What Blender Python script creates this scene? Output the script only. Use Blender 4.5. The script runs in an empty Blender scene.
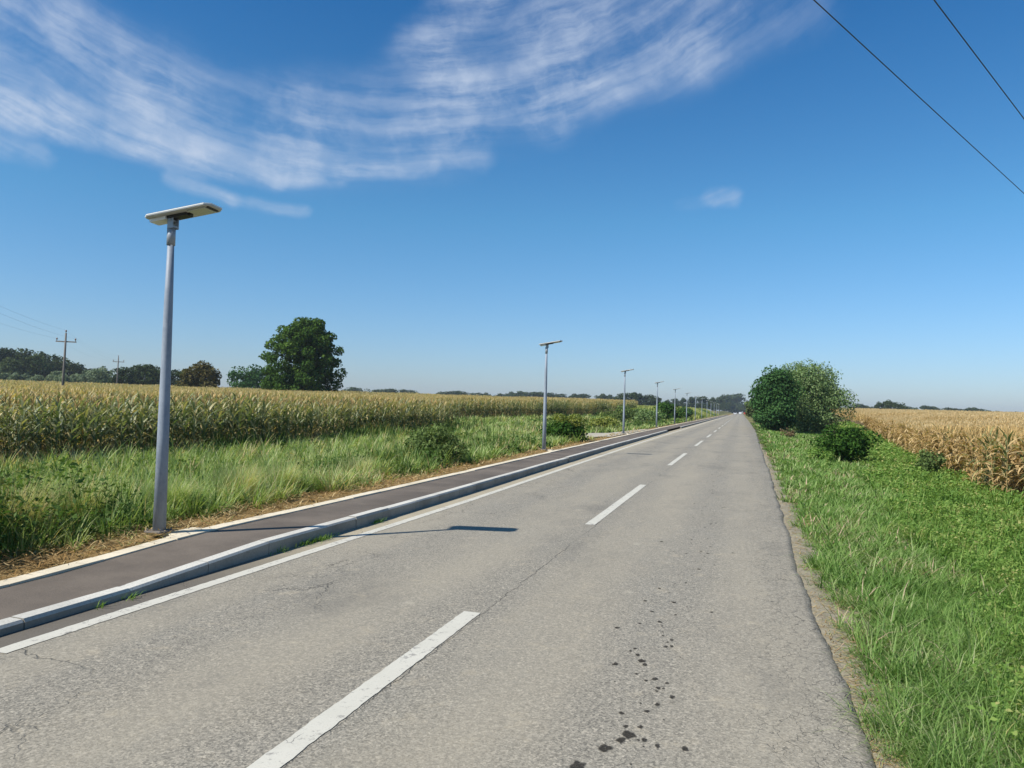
import bpy, bmesh, math
import numpy as np
from mathutils import Matrix, Vector
from math import radians as R

rng = np.random.default_rng(7)
SC = bpy.context.scene
COL = SC.collection

# ------------------------------------------------------------------ camera
EYE = 1.70
PITCH, YAW, ROLL, FPX = R(1.6086), R(16.624), R(1.6), 769.0
fh = Vector((-math.sin(YAW), math.cos(YAW), 0)); rt = Vector((math.cos(YAW), math.sin(YAW), 0)); zz = Vector((0, 0, 1))
fw = fh*math.cos(PITCH) + zz*math.sin(PITCH); u0 = -fh*math.sin(PITCH) + zz*math.cos(PITCH)
c_, s_ = math.cos(ROLL), math.sin(ROLL)
cx = rt*c_ + u0*s_; cy = -rt*s_ + u0*c_
cam = bpy.data.cameras.new('camera'); camo = bpy.data.objects.new('camera', cam); COL.objects.link(camo)
m = Matrix.Identity(4)
for i in range(3):
    m[i][0], m[i][1], m[i][2], m[i][3] = cx[i], cy[i], -fw[i], (0, 0, EYE)[i]
camo.matrix_world = m
cam.sensor_width = 36; cam.lens = FPX/1024*36; cam.clip_start = .05; cam.clip_end = 20000
SC.camera = camo

# ------------------------------------------------------------------ sun, sky, exposure
SUN_EL, SUN_ROT = R(43.6), math.atan2(-.68, -.73)
SUN_STR, SKY_STR, EXPO = 4.4, .085, 0.57
sd = Vector((math.sin(SUN_ROT)*math.cos(SUN_EL), math.cos(SUN_ROT)*math.cos(SUN_EL), math.sin(SUN_EL)))
sl = bpy.data.lights.new('sun', 'SUN'); sl.energy = SUN_STR; sl.angle = R(.53); sl.color = (1, .94, .85)
so = bpy.data.objects.new('sun', sl); COL.objects.link(so)
so.rotation_euler = sd.to_track_quat('Z', 'Y').to_euler(); so.location = (0, 0, 60)
SC.view_settings.view_transform = 'Standard'; SC.view_settings.look = 'None'
SC.view_settings.exposure = EXPO; SC.view_settings.gamma = 1; SC.view_settings.use_curve_mapping = False
SC.cycles.max_bounces = 6; SC.cycles.transparent_max_bounces = 8
SC.cycles.use_denoising = True

class NT:
    """small helper that writes node expressions"""
    def __init__(s, tree): s.t = tree; s.n = tree.nodes; s.l = tree.links
    def set(s, sock, v):
        if isinstance(v, bpy.types.NodeSocket): s.l.new(v, sock)
        elif v is not None: sock.default_value = v
    def m(s, op, a, b=None, c=None, clamp=False):
        n = s.n.new('ShaderNodeMath'); n.operation = op; n.use_clamp = clamp
        for i, v in enumerate((a, b, c)): s.set(n.inputs[i], v)
        return n.outputs[0]
    def v(s, op, a, b=None, scale=None):
        n = s.n.new('ShaderNodeVectorMath'); n.operation = op
        s.set(n.inputs[0], a)
        if b is not None: s.set(n.inputs[1], b)
        if scale is not None: s.set(n.inputs['Scale'], scale)
        return n.outputs['Value'] if op in ('DOT_PRODUCT', 'LENGTH', 'DISTANCE') else n.outputs['Vector']
    def sep(s, a):
        n = s.n.new('ShaderNodeSeparateXYZ'); s.set(n.inputs[0], a); return n.outputs
    def comb(s, x, y, z=0.):
        n = s.n.new('ShaderNodeCombineXYZ')
        for i, v in enumerate((x, y, z)): s.set(n.inputs[i], v)
        return n.outputs[0]
    def noise(s, vec, scale, detail=3, rough=.55, dist=0., col=False):
        n = s.n.new('ShaderNodeTexNoise'); s.set(n.inputs['Vector'], vec)
        n.inputs['Scale'].default_value = scale; n.inputs['Detail'].default_value = detail
        n.inputs['Roughness'].default_value = rough; n.inputs['Distortion'].default_value = dist
        return n.outputs['Color'] if col else n.outputs['Fac']
    def voro(s, vec, scale, feature='F1', out='Distance', rnd=1.):
        n = s.n.new('ShaderNodeTexVoronoi'); n.feature = feature; s.set(n.inputs['Vector'], vec)
        n.inputs['Scale'].default_value = scale; n.inputs['Randomness'].default_value = rnd
        return n.outputs[out]
    def mr(s, v, a, b, c=0., d=1., smooth=True):
        n = s.n.new('ShaderNodeMapRange'); n.interpolation_type = 'SMOOTHSTEP' if smooth else 'LINEAR'
        s.set(n.inputs[0], v)
        for i, q in enumerate((a, b, c, d)): s.set(n.inputs[i+1], q)
        return n.outputs[0]
    def mix(s, f, a, b, mode='MIX'):
        n = s.n.new('ShaderNodeMix'); n.data_type = 'RGBA'; n.blend_type = mode
        s.set(n.inputs[0], f)
        for i, v in ((6, a), (7, b)):
            if isinstance(v, (tuple, list)): v = tuple(v)[:3] + (1.,)
            s.set(n.inputs[i], v)
        return n.outputs[2]
    def ramp(s, f, stops):
        n = s.n.new('ShaderNodeValToRGB'); e = n.color_ramp.elements
        while len(e) < len(stops): e.new(.5)
        for q, (p, c) in zip(e, stops): q.position = p; q.color = tuple(c)[:3] + (1.,)
        s.set(n.inputs[0], f); return n.outputs[0]
    def attr(s, name):
        n = s.n.new('ShaderNodeAttribute'); n.attribute_name = name; return n.outputs['Fac']
    def obj(s):
        return s.n.new('ShaderNodeTexCoord').outputs['Object']
    def pos(s):
        return s.n.new('ShaderNodeNewGeometry').outputs['Position']
    def rnd(s):
        return s.n.new('ShaderNodeObjectInfo').outputs['Random']

w = bpy.data.worlds.new('World'); SC.world = w; w.use_nodes = True
w.cycles.sampling_method = 'MANUAL'; w.cycles.sample_map_resolution = 256
w.node_tree.nodes.clear(); q = NT(w.node_tree)
sky = q.n.new('ShaderNodeTexSky'); sky.sky_type = 'NISHITA'; sky.sun_disc = False
sky.sun_elevation = SUN_EL; sky.sun_rotation = SUN_ROT; sky.air_density = 1.0; sky.dust_density = .6; sky.ozone_density = 3.2; sky.altitude = 100
d = q.n.new('ShaderNodeTexCoord').outputs['Generated']
sx, sy, sz = q.sep(d)
az = q.m('MULTIPLY', q.m('ARCTAN2', sx, sy), 57.2958*.93); el = q.m('MULTIPLY', q.m('ARCSINE', sz), 57.2958)
base = q.comb(az, el)
warp = q.v('SUBTRACT', q.noise(base, .16, 4, .6, col=True), (.5, .5, .5))
p1 = q.v('ADD', base, q.v('MULTIPLY', warp, (3.0, 1.3, 0)))
# cirrus strokes as (azimuth, elevation, half width, density) in degrees on the dome of the sky
CIRRUS = [
 [(-52.44,17.13,1.05,.85),(-47.7,16.9,.95,.9),(-43.64,16.4,1.0,.85),(-39.27,15.98,.97,.8),(-34.62,15.84,.89,.7),(-29.75,16.27,.74,.65),(-23.21,17.16,.45,.5)],
 [(-52.51,18.4,.89,.55),(-47.77,18.46,.89,.5),(-43.11,18.16,.82,.5),(-38.01,16.93,.74,.45),(-31.89,16.74,.6,.4)],
 [(-50.11,22.21,2.98,.5),(-46.77,21.34,2.68,.5),(-44.97,19.98,1.86,.35)],
 [(-48.36,25.38,1.79,.35),(-47.24,21.81,1.49,.3)],
 [(-44.44,21.27,.89,.35),(-41.33,19.94,.74,.3)],
 [(-41.11,14.56,.52,.4),(-37.22,13.68,.52,.45),(-32.47,13.49,.3,.35)],
 [(-52.38,15.21,.89,.45),(-48.71,14.7,.52,.3)],
 [(-50.,20.,3.4,.26),(-42.,19.6,3.2,.24)],
 [(-42.71,19.6,2.6,.34),(-32.6,18.9,3.0,.40),(-22.61,20.3,3.4,.42)],
 [(-22.,22.5,3.8,.40),(-14.,24.6,4.0,.40),(-4.,26.4,3.0,.26)],
 [(-19.16,29.84,1.94,.6),(-23.49,25.09,1.34,.45)],
 [(-24.6,25.01,1.34,.35),(-20.02,22.29,1.64,.45),(-13.95,20.74,1.34,.45)],
 [(-19.08,27.78,.8,.3),(-15.59,25.61,.9,.3),(-11.42,24.4,1.,.3)],
 [(-14.72,21.39,1.49,.45),(-9.17,23.32,1.64,.45),(-3.38,24.69,1.79,.38),(4.14,26.76,1.94,.15)],
 [(-13.81,28.19,2.23,.3),(-3.46,27.81,2.53,.3)],
 [(-25.48,18.78,1.34,.4),(-19.51,18.31,.89,.35)],
 [(-2.31,14.93,.6,.5),(-.91,15.01,.6,.6)],
 [(-4.58,14.65,.37,.15),(-2.31,14.86,.45,.25)],
]
dens = None
for S in CIRRUS:
    for a, b in zip(S[:-1], S[1:]):
        A = Vector((a[0]*.93, a[1], 0)); D = Vector((b[0]*.93, b[1], 0)) - A; L2 = D.length_squared
        ap = q.v('SUBTRACT', p1, tuple(A))
        t = q.m('DIVIDE', q.v('DOT_PRODUCT', ap, tuple(D)), L2, clamp=True)
        dist = q.v('LENGTH', q.v('SUBTRACT', ap, q.v('SCALE', tuple(D), scale=t)))
        wd = (a[2]+b[2])/2*1.65
        amp = q.mr(t, 0, 1, a[3], b[3], smooth=False)
        f = q.m('MULTIPLY', q.mr(dist, wd*.95, wd*.2, 0, 1), amp)
        dens = f if dens is None else q.m('SUBTRACT', q.m('ADD', dens, f), q.m('MULTIPLY', dens, f))
# fibres run along wide arcs, as the wind has combed them
ctr = (-25.6, 66., 0.); rel = q.v('SUBTRACT', q.v('ADD', base, q.v('MULTIPLY', warp, (2.4, 1.7, 0))), ctr); rx, ry, _ = q.sep(rel)
rad = q.v('LENGTH', rel); ang = q.m('MULTIPLY', q.m('ARCTAN2', rx, q.m('MULTIPLY', ry, -1.)), 50.)
fib = q.noise(q.comb(q.m('MULTIPLY', rad, .62), q.m('MULTIPLY', ang, .06)), 1., 5, .6)
fine = q.noise(q.comb(q.m('MULTIPLY', rad, 1.7), q.m('MULTIPLY', ang, .16), 4.), 1., 4, .6)
soft = q.noise(base, .22, 3, .5)
iso = q.noise(p1, .55, 6, .62)
comb_ = q.m('ADD', q.m('ADD', q.mr(fib, .34, .66, .20, .86), q.mr(iso, .34, .68, -.06, .26)), q.mr(fine, .35, .65, -.05, .05))
cl = q.m('MULTIPLY', dens, q.m('MULTIPLY', comb_, q.mr(soft, .3, .65, .6, 1.1)), clamp=True)
air = q.ramp(q.m('DIVIDE', el, 90.), [(0, (.74, .82, 1.)), (.15, (.46, .88, 1.)), (.32, (.19, .68, .97)), (.6, (.20, .50, .68))])
tint = q.mix(1., sky.outputs[0], air, 'MULTIPLY'); tint = q.mix(1., tint, (1., 1., 1.06), 'MULTIPLY')
skyc = q.mix(q.m('MULTIPLY', cl, .85), tint, (4.6, 5.3, 6.5))
bg = q.n.new('ShaderNodeBackground'); q.l.new(skyc, bg.inputs[0]); bg.inputs[1].default_value = SKY_STR
wo = q.n.new('ShaderNodeOutputWorld'); q.l.new(bg.outputs[0], wo.inputs[0])

# ------------------------------------------------------------------ materials
def mat(name):
    mm = bpy.data.materials.new(name); mm.use_nodes = True; mm.node_tree.nodes.clear()
    k = NT(mm.node_tree); out = k.n.new('ShaderNodeOutputMaterial'); return mm, k, out
def pbsdf(k, out, col, rough=.8, spec=.3, metal=0., bump=None, bstr=.3, bdist=.01):
    b = k.n.new('ShaderNodeBsdfPrincipled')
    k.set(b.inputs['Base Color'], tuple(col)+(1.,) if isinstance(col, tuple) and len(col) == 3 else col)
    k.set(b.inputs['Roughness'], rough); b.inputs['Specular IOR Level'].default_value = spec; b.inputs['Metallic'].default_value = metal
    if bump is not None:
        n = k.n.new('ShaderNodeBump'); n.inputs['Strength'].default_value = bstr; n.inputs['Distance'].default_value = bdist
        k.l.new(bump, n.inputs['Height']); k.l.new(n.outputs[0], b.inputs['Normal'])
    k.l.new(b.outputs[0], out.inputs[0]); return b
def plain(name, col, rough=.7, spec=.3, metal=0., var=.12, scale=8):
    mm, k, out = mat(name); n = k.noise(k.obj(), scale, 4)
    c = k.mix(n, tuple(x*(1-var) for x in col), tuple(min(1, x*(1+var)) for x in col))
    pbsdf(k, out, c, rough, spec, metal); return mm
def leafy(name, stops, trans=.35, gloss=.02, patch=None, use_h=False, vary=.25, rough=.6):
    """thin leaf: diffuse + translucent + slight gloss; colour from the leaf's own random tint"""
    mm, k, out = mat(name)
    f = k.attr('tint')
    if patch:
        f = k.m('ADD', f, k.mr(k.noise(k.pos(), patch[0], 3), .3, .7, -patch[1], patch[1]), clamp=True)
    if vary:
        f = k.m('ADD', f, k.m('MULTIPLY', k.m('SUBTRACT', k.rnd(), .5), vary), clamp=True)
    col = k.ramp(f, stops)
    di = k.n.new('ShaderNodeBsdfDiffuse'); k.l.new(col, di.inputs[0])
    tr = k.n.new('ShaderNodeBsdfTranslucent'); k.l.new(k.mix(1., col, (1.1, 1.15, .55), 'MULTIPLY'), tr.inputs[0])
    ms = k.n.new('ShaderNodeMixShader'); ms.inputs[0].default_value = trans
    k.l.new(di.outputs[0], ms.inputs[1]); k.l.new(tr.outputs[0], ms.inputs[2])
    gl = k.n.new('ShaderNodeBsdfGlossy'); gl.inputs['Roughness'].default_value = rough
    m2 = k.n.new('ShaderNodeMixShader'); m2.inputs[0].default_value = gloss if gloss > .05 else gloss*.5
    k.l.new(ms.outputs[0], m2.inputs[1]); k.l.new(gl.outputs[0], m2.inputs[2])
    k.l.new(m2.outputs[0], out.inputs[0]); return mm

M = {}
# --- asphalt of the road
mm, k, out = mat('aged_asphalt'); o = k.obj(); X, Y, Z = k.sep(o)
big = k.noise(o, .35, 4, .6); mid = k.noise(k.v('MULTIPLY', o, (1.6, .35, 1)), 1., 4, .6); fine = k.noise(o, 120, 2, .7); agg = k.voro(o, 125, 'F1', 'Color')
aggv = k.sep(agg)[0]
c = k.ramp(big, [(.25, (.222, .205, .168)), (.5, (.255, .236, .194)), (.75, (.29, .266, .216))])
c = k.mix(k.mr(mid, .42, .72), c, (.232, .224, .196))
c = k.mix(k.m('MULTIPLY', k.mr(k.noise(k.v('MULTIPLY', o, (1, .5, 1)), .9, 5, .65), .58, .75), .55), c, (.335, .295, .225))
c = k.mix(.52, c, k.mix(k.m('POWER', aggv, .8), (.075, .073, .068), (.47, .44, .385)))
st2 = k.sep(k.voro(o, 80, 'F1', 'Color'))[1]; c = k.mix(k.m('MULTIPLY', k.mr(st2, .80, .9), .6), c, (.50, .46, .39)); c = k.mix(k.m('MULTIPLY', k.mr(st2, .2, .1), .55), c, (.07, .068, .062))
c = k.mix(k.mr(fine, .35, .65, .25, 0), c, (.06, .058, .055))
jx = k.m('ADD', X, k.m('MULTIPLY', k.m('SUBTRACT', k.noise(k.comb(0., Y, 2.), .25, 3), .5), .5))
tr = k.m('ABSOLUTE', k.m('SINE', k.m('MULTIPLY', k.m('ADD', jx, .55), math.pi/1.55)))      # polished wheel tracks against dusty strips
c = k.mix(k.m('MULTIPLY', k.mr(tr, .25, 1.), k.mr(k.noise(k.v('MULTIPLY', o, (1.2, .18, 1)), 1., 4, .65), .3, .65, .12, .55)), c, k.mix(k.noise(o, .8, 3), (.33, .30, .245), (.36, .325, .26)))
pt = k.noise(k.v('MULTIPLY', o, (1.1, .45, 1)), .62, 6, .68); c = k.mix(k.mr(pt, .52, .70, 0, .50), c, (.135, .130, .118)); c = k.mix(k.mr(k.noise(o, 3.3, 6, .72), .54, .74, 0, .5), c, (.42, .37, .285))
c = k.mix(k.mr(k.noise(o, 26, 3, .7), .35, .68, .28, 0), c, (.10, .097, .088))
# pale scuffs and crumbs
sc = k.voro(k.v('MULTIPLY', o, (1, .8, 1)), 1.6, 'F1', 'Distance'); sn = k.noise(o, 9, 4, .7)
c = k.mix(k.m('MULTIPLY', k.mr(k.m('ADD', sc, k.m('MULTIPLY', sn, .18)), .20, .13), .28), c, (.42, .39, .32))
# cracks
wn = k.v('SUBTRACT', k.noise(o, 2.2, 4, .65, col=True), (.5, .5, .5))
ow = k.v('ADD', o, k.v('SCALE', wn, scale=.42))
def crack(scale, sxy, wdt):
    e = k.voro(k.v('MULTIPLY', ow, sxy), scale, 'DISTANCE_TO_EDGE', 'Distance'); return k.mr(e, wdt, wdt*.25)
cr = k.m('MULTIPLY', crack(7.5, (1.5, .6, 1), .026), k.m('MULTIPLY', k.mr(X, -.15, .42), k.mr(k.noise(o, 1.1, 3), .36, .5)))
cr2 = k.m('MULTIPLY', crack(1.1, (1, .55, 1), .010), k.m('MULTIPLY', k.mr(X, -3.0, -3.7), k.mr(k.noise(o, .55, 3), .45, .58)))
cr3 = k.m('MULTIPLY', crack(7, (1, .8, 1), .03), k.m('MULTIPLY', k.m('MULTIPLY', k.mr(X, -3.5, -3.9), k.mr(X, -4.6, -4.3)), k.mr(k.noise(o, .8, 2), .52, .62)))
ln = k.m('ABSOLUTE', k.m('SUBTRACT', X, k.m('ADD', -1.985, k.m('MULTIPLY', k.m('SUBTRACT', k.noise(k.comb(0., Y, 0.), 3.5, 5, .7), .5), .16))))
cr4 = k.m('MULTIPLY', k.mr(ln, .008, .002), k.mr(k.noise(k.comb(3., Y, 0.), .5, 2), .42, .52))
allc = k.m('MAXIMUM', k.m('MAXIMUM', cr, cr2), k.m('MAXIMUM', cr3, cr4))
c = k.mix(k.m('MULTIPLY', allc, k.mr(k.noise(o, 1.7, 3), .35, .65, .4, .8)), c, (.06, .057, .05))
# newer, darker strip along the kerb, dusty further on
strip = k.mr(X, -4.60, -4.66)
dust = k.mix(k.mr(k.noise(o, 1.4, 4, .6), .35, .65), (.10, .095, .09), (.27, .24, .19))
dust = k.mix(k.mr(Y, 5.5, 9), k.mix(k.noise(o, 2.1, 4), (.075, .07, .067), (.17, .15, .125)), k.mix(.8, dust, (.43, .385, .29)))
c = k.mix(k.m('MULTIPLY', strip, .92), c, k.mix(k.mr(fine, .3, .7), k.mix(.25, dust, (.03, .03, .03)), dust))
c = k.mix(1., c, (1.12, 1.10, 1.03), 'MULTIPLY')
# grey bleached edge line
hb = k.m('ADD', k.m('MULTIPLY', fine, .5), k.m('SUBTRACT', k.m('MULTIPLY', aggv, .5), k.m('MULTIPLY', allc, 3.)))
pbsdf(k, out, c, .82, .25, bump=hb, bstr=.45, bdist=.006); M['asphalt'] = mm
# --- footpath asphalt
mm, k, out = mat('path_asphalt'); o = k.obj(); n1 = k.noise(o, .9, 4, .6); fine = k.noise(o, 140, 2, .7)
c = k.mix(k.mr(n1, .3, .7), (.130, .108, .086), (.215, .178, .140)); c = k.mix(k.mr(fine, .3, .7), k.mix(.5, c, (.03, .028, .026)), c)
c = k.mix(k.m('MULTIPLY', k.mr(k.noise(o, 2.6, 5, .7), .6, .75), .4), c, (.22, .19, .15))
pbsdf(k, out, c, .85, .25, bump=fine, bstr=.4, bdist=.005); M['path'] = mm
def concrete(name, a, b, rough=.85):
    mm, k, out = mat(name); o = k.obj(); n1 = k.noise(o, 1.3, 5, .65); n2 = k.noise(o, 60, 3, .7)
    c = k.mix(k.mr(n1, .3, .7), a, b); c = k.mix(k.mr(n2, .25, .55, .45, 0), c, tuple(x*.55 for x in a))
    pbsdf(k, out, c, rough, .25, bump=n2, bstr=.35, bdist=.006); return mm
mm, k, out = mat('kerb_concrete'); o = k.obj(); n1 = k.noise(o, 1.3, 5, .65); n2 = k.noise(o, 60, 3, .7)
lit_top = k.mr(k.sep(k.n.new('ShaderNodeNewGeometry').outputs['True Normal'])[2], .4, .7)   # light and shade painted into the concrete: sunlit top paler, shaded sides darker
c = k.mix(lit_top, k.mix(k.mr(n1, .3, .7), (.23, .215, .18), (.36, .335, .28)), k.mix(k.mr(n1, .3, .7), (.50, .485, .43), (.62, .60, .53)))
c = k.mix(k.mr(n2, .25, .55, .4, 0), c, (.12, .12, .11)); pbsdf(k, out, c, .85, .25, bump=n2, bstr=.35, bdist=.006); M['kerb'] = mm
M['edging'] = concrete('edging_concrete', (.60, .53, .39), (.76, .68, .52))
# --- road paint
mm, k, out = mat('road_paint'); o = k.obj(); n1 = k.noise(o, 14, 5, .75); n2 = k.noise(o, 1.5, 3)
worn = k.m('MULTIPLY', k.mr(k.m('ADD', n1, k.m('MULTIPLY', n2, .35)), .74, .84), .75)
e = k.voro(k.v('ADD', o, k.v('SCALE', k.v('SUBTRACT', k.noise(o, 6, 3, col=True), (.5, .5, .5)), scale=.1)), 9, 'DISTANCE_TO_EDGE', 'Distance')
worn = k.m('MAXIMUM', worn, k.m('MULTIPLY', k.mr(e, .02, .008), k.mr(k.noise(o, 2.3, 2), .52, .6)))
c = k.mix(k.noise(o, 3, 4), (.47, .455, .385), (.60, .58, .50)); c = k.mix(worn, c, (.22, .21, .19))
c = k.mix(k.mr(k.noise(o, 130, 2), .3, .45, .35, 0), c, (.34, .33, .30))
pbsdf(k, out, c, .75, .3); M['paint'] = mm
mm, k, out = mat('dark_stain'); fa = k.m('MULTIPLY', k.mr(k.attr('tint'), .15, .8), k.mr(k.noise(k.obj(), 90, 3, .7), .2, .5, .35, .75)); b_ = k.n.new('ShaderNodeBsdfDiffuse'); b_.inputs[0].default_value = (.035, .033, .03, 1)
t_ = k.n.new('ShaderNodeBsdfTransparent'); x_ = k.n.new('ShaderNodeMixShader'); k.l.new(fa, x_.inputs[0]); k.l.new(t_.outputs[0], x_.inputs[1]); k.l.new(b_.outputs[0], x_.inputs[2]); k.l.new(x_.outputs[0], out.inputs[0]); M['wet'] = mm
# --- ground
mm, k, out = mat('ground_soil'); o = k.pos(); X, Y, Z = k.sep(o)
n1 = k.noise(o, .5, 5, .6); n2 = k.noise(o, 7, 4, .7); n3 = k.noise(o, 45, 3, .7)
gr = k.mix(k.mr(n1, .3, .7), (.045, .062, .018), (.085, .090, .030)); gr = k.mix(k.mr(n2, .45, .7), gr, (.10, .082, .042))
soil = k.mix(n1, (.13, .10, .06), (.20, .16, .09)); far = k.mix(k.mr(k.noise(k.v('MULTIPLY', o, (.02, .05, 1)), 1., 3), .4, .6), (.10, .12, .035), (.24, .20, .08))
thatch = k.ramp(k.m('ADD', k.m('MULTIPLY', n2, .6), k.m('MULTIPLY', n3, .4)), [(.3, (.06, .045, .022)), (.45, (.21, .14, .055)), (.55, (.33, .225, .10)), (.7, (.42, .33, .17))])
sand = k.ramp(k.m('ADD', k.m('MULTIPLY', n2, .5), k.m('MULTIPLY', n3, .5)), [(.3, (.12, .108, .08)), (.48, (.26, .235, .175)), (.7, (.40, .36, .27))])
jit = k.m('MULTIPLY', k.m('SUBTRACT', k.noise(o, 1.8, 4, .7), .5), .55); Xj = k.m('ADD', X, jit)
c = k.mix(k.mr(Xj, -16.5, -18.5), gr, soil); c = k.mix(k.mr(Xj, 6.5, 8.5), c, soil)
c = k.mix(k.mr(k.m('ABSOLUTE', X), 140, 200), c, far); c = k.mix(k.mr(Y, 130, 150), c, far)
c = k.mix(k.m('MULTIPLY', k.mr(Xj, -7.35, -7.0), k.mr(X, -5.2, -5.6)), c, thatch)
c = k.mix(k.m('MULTIPLY', k.mr(Xj, 1.2, .95), k.mr(X, .2, .5)), c, sand)
pbsdf(k, out, c, .95, .1, bump=k.m('ADD', n2, n3), bstr=.6, bdist=.03); M['ground'] = mm
mm, k, out = mat('pale_gravel'); o = k.obj(); n2 = k.noise(o, 3, 5, .7); n3 = k.noise(o, 40, 3, .7)
pbsdf(k, out, k.mix(n3, k.mix(n2, (.27, .25, .20), (.38, .35, .28)), (.44, .41, .34)), .95, .1, bump=n3, bstr=.5, bdist=.02); M['gravel'] = mm
# --- plants
M['grass'] = leafy('verge_grass', [(0, (0.0916, 0.1866, 0.0380)), (.4, (0.1739, 0.2985, 0.0704)), (.7, (0.2746, 0.3955, 0.1220)), (.9, (0.4029, 0.4477, 0.2304)), (1, (0.6592, 0.4626, 0.3524))], .42, .03, (.45, .18), vary=0)
M['weed'] = leafy('low_weed_leaf', [(0, (0.0769, 0.1680, 0.0281)), (.5, (0.1614, 0.2848, 0.0562)), (.85, (0.2537, 0.3650, 0.0878)), (1, (0.4151, 0.4089, 0.1580))], .40, .025, (.7, .2), vary=0)
M['tallgrass'] = leafy('tall_grass', [(0, (0.1355, 0.2254, 0.0532)), (.4, (0.2634, 0.3734, 0.1140)), (.65, (0.3688, 0.4438, 0.1806)), (.85, (0.4967, 0.4862, 0.2661)), (1, (0.6021, 0.4650, 0.2471))], .42, .03, (.25, .16), vary=0)
M['rankweed'] = leafy('rank_weeds', [(0, (0.0423, 0.0896, 0.0195)), (.5, (0.0847, 0.1558, 0.0368)), (.8, (0.1411, 0.2093, 0.0541)), (1, (0.2447, 0.2435, 0.0758))], .38, .02, (.5, .2), vary=0)
M['straw'] = leafy('cut_straw', [(0, (.10, .07, .03)), (.35, (.33, .20, .075)), (.7, (.55, .42, .22)), (.88, (.50, .40, .20)), (1, (.17, .21, .06))], .2, .03, vary=0)
M['crop'] = leafy('yellow_crop', [(0, (0.1020, 0.1680, 0.0360)), (.5, (0.2380, 0.2835, 0.0600)), (1, (0.3570, 0.3780, 0.1200))], .35, .03, (.03, .3), vary=0)
M['maize'] = leafy('maize_leaf', [(0, (.075, .095, .030)), (.25, (.105, .150, .050)), (.48, (.235, .275, .125)), (.68, (.42, .375, .165)), (.86, (.55, .41, .17)), (1, (.58, .42, .17))], .38, .06, (.09, .10), vary=.22)
M['drymaize'] = leafy('dry_maize_leaf', [(0, (0.1960, 0.1222, 0.0473)), (.3, (0.3920, 0.2632, 0.1041)), (.65, (0.5488, 0.3901, 0.1797)), (1, (0.6664, 0.5123, 0.2838))], .35, .05, (.12, .12), vary=.25)
M['stalk'] = plain('maize_stalk', (.20, .20, .08), .7); M['drystalk'] = plain('dry_maize_stalk', (.38, .27, .12), .7)
M['tassel'] = plain('maize_tassel', (.46, .32, .13), .8); M['cob'] = plain('maize_husk', (.46, .38, .18), .7)
M['bark'] = plain('bark', (.085, .07, .055), .95, .1, scale=3, var=.4)
M['oakleaf'] = leafy('broad_leaf', [(0, (0.0344, 0.0750, 0.0156)), (.5, (0.0625, 0.1219, 0.0250)), (1, (0.1172, 0.1844, 0.0375))], .28, 0, vary=.2)
M['woodleaf'] = leafy('wood_leaf', [(0, (0.0312, 0.0494, 0.0234)), (.5, (0.0520, 0.0780, 0.0312)), (1, (0.0858, 0.1105, 0.0468))], .22, 0, vary=.55)
M['willow'] = leafy('willow_leaf', [(0, (0.1181, 0.1604, 0.1013)), (.5, (0.1941, 0.2447, 0.1519)), (1, (0.2953, 0.3459, 0.2194))], .28, 0, vary=.3)
M['brownleaf'] = leafy('brownish_leaf', [(0, (0.0672, 0.0700, 0.0252)), (.5, (0.1190, 0.1008, 0.0392)), (1, (0.2100, 0.1470, 0.0588))], .25, 0, vary=.1)
M['greyleaf'] = leafy('grey_green_leaf', [(0, (0.0796, 0.1442, 0.0486)), (.5, (0.1790, 0.2608, 0.1035)), (1, (0.3448, 0.4393, 0.2068))], .30, 0, vary=.1)
M['darkleaf'] = leafy('dark_green_leaf', [(0, (0.0288, 0.0756, 0.0252)), (.5, (0.0540, 0.1224, 0.0396)), (1, (0.0990, 0.1890, 0.0576))], .25, 0, vary=.1)
M['bushleaf'] = leafy('bush_leaf', [(0, (0.0245, 0.0612, 0.0136)), (.5, (0.0476, 0.1115, 0.0218)), (1, (0.1020, 0.1836, 0.0354))], .3, 0, vary=.1)
M['oliveleaf'] = leafy('olive_leaf', [(0, (0.0715, 0.1137, 0.0382)), (.5, (0.1300, 0.1869, 0.0614)), (1, (0.2210, 0.2844, 0.1024))], .3, 0, vary=.1)
M['goldleaf'] = leafy('goldenrod', [(0, (0.0862, 0.1311, 0.0200)), (.5, (0.2070, 0.2403, 0.0400)), (1, (0.3105, 0.3168, 0.0600))], .35, .05, vary=.1)
M['rustleaf'] = leafy('rusty_weed', [(0, (0.1050, 0.0723, 0.0360)), (.5, (0.1950, 0.1445, 0.0765)), (1, (0.2700, 0.2210, 0.1260))], .3, .03, vary=.1)
# --- hard things
mm, k, out = mat('galvanised_steel'); o = k.obj(); n = k.noise(k.v('MULTIPLY', o, (6, 6, 1.5)), 2.2, 5, .65); sp = k.voro(o, 26, 'F1', 'Color')
c = k.mix(k.mr(n, .3, .7), (.185, .22, .27), (.26, .30, .35)); c = k.mix(k.m('MULTIPLY', k.sep(sp)[0], .25), c, (.34, .38, .43))
pbsdf(k, out, c, .55, .4, .0); M['steel'] = mm
M['shell'] = plain('lamp_shell', (.50, .51, .50), .45, .4); M['white'] = plain('lamp_white', (.78, .78, .75), .4, .4)
M['pv'] = plain('solar_cells', (.012, .016, .035), .15, .6); M['dark'] = plain('dark_plastic', (.03, .03, .032), .5)
M['led'] = plain('led_lens', (.50, .50, .42), .25, .5, scale=60, var=.3)
M['pole'] = plain('weathered_pole', (.17, .155, .14), .9, .1, scale=3, var=.25); M['insul'] = plain('insulator', (.22, .14, .10), .3, .5)
M['cable'] = plain('cable', (.07, .075, .09), .6)
M['carwhite'] = plain('white_car_paint', (.50, .51, .53), .35, .4, var=.02); M['carred'] = plain('red_car_paint', (.42, .03, .02), .3, .5, var=.02)
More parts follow.
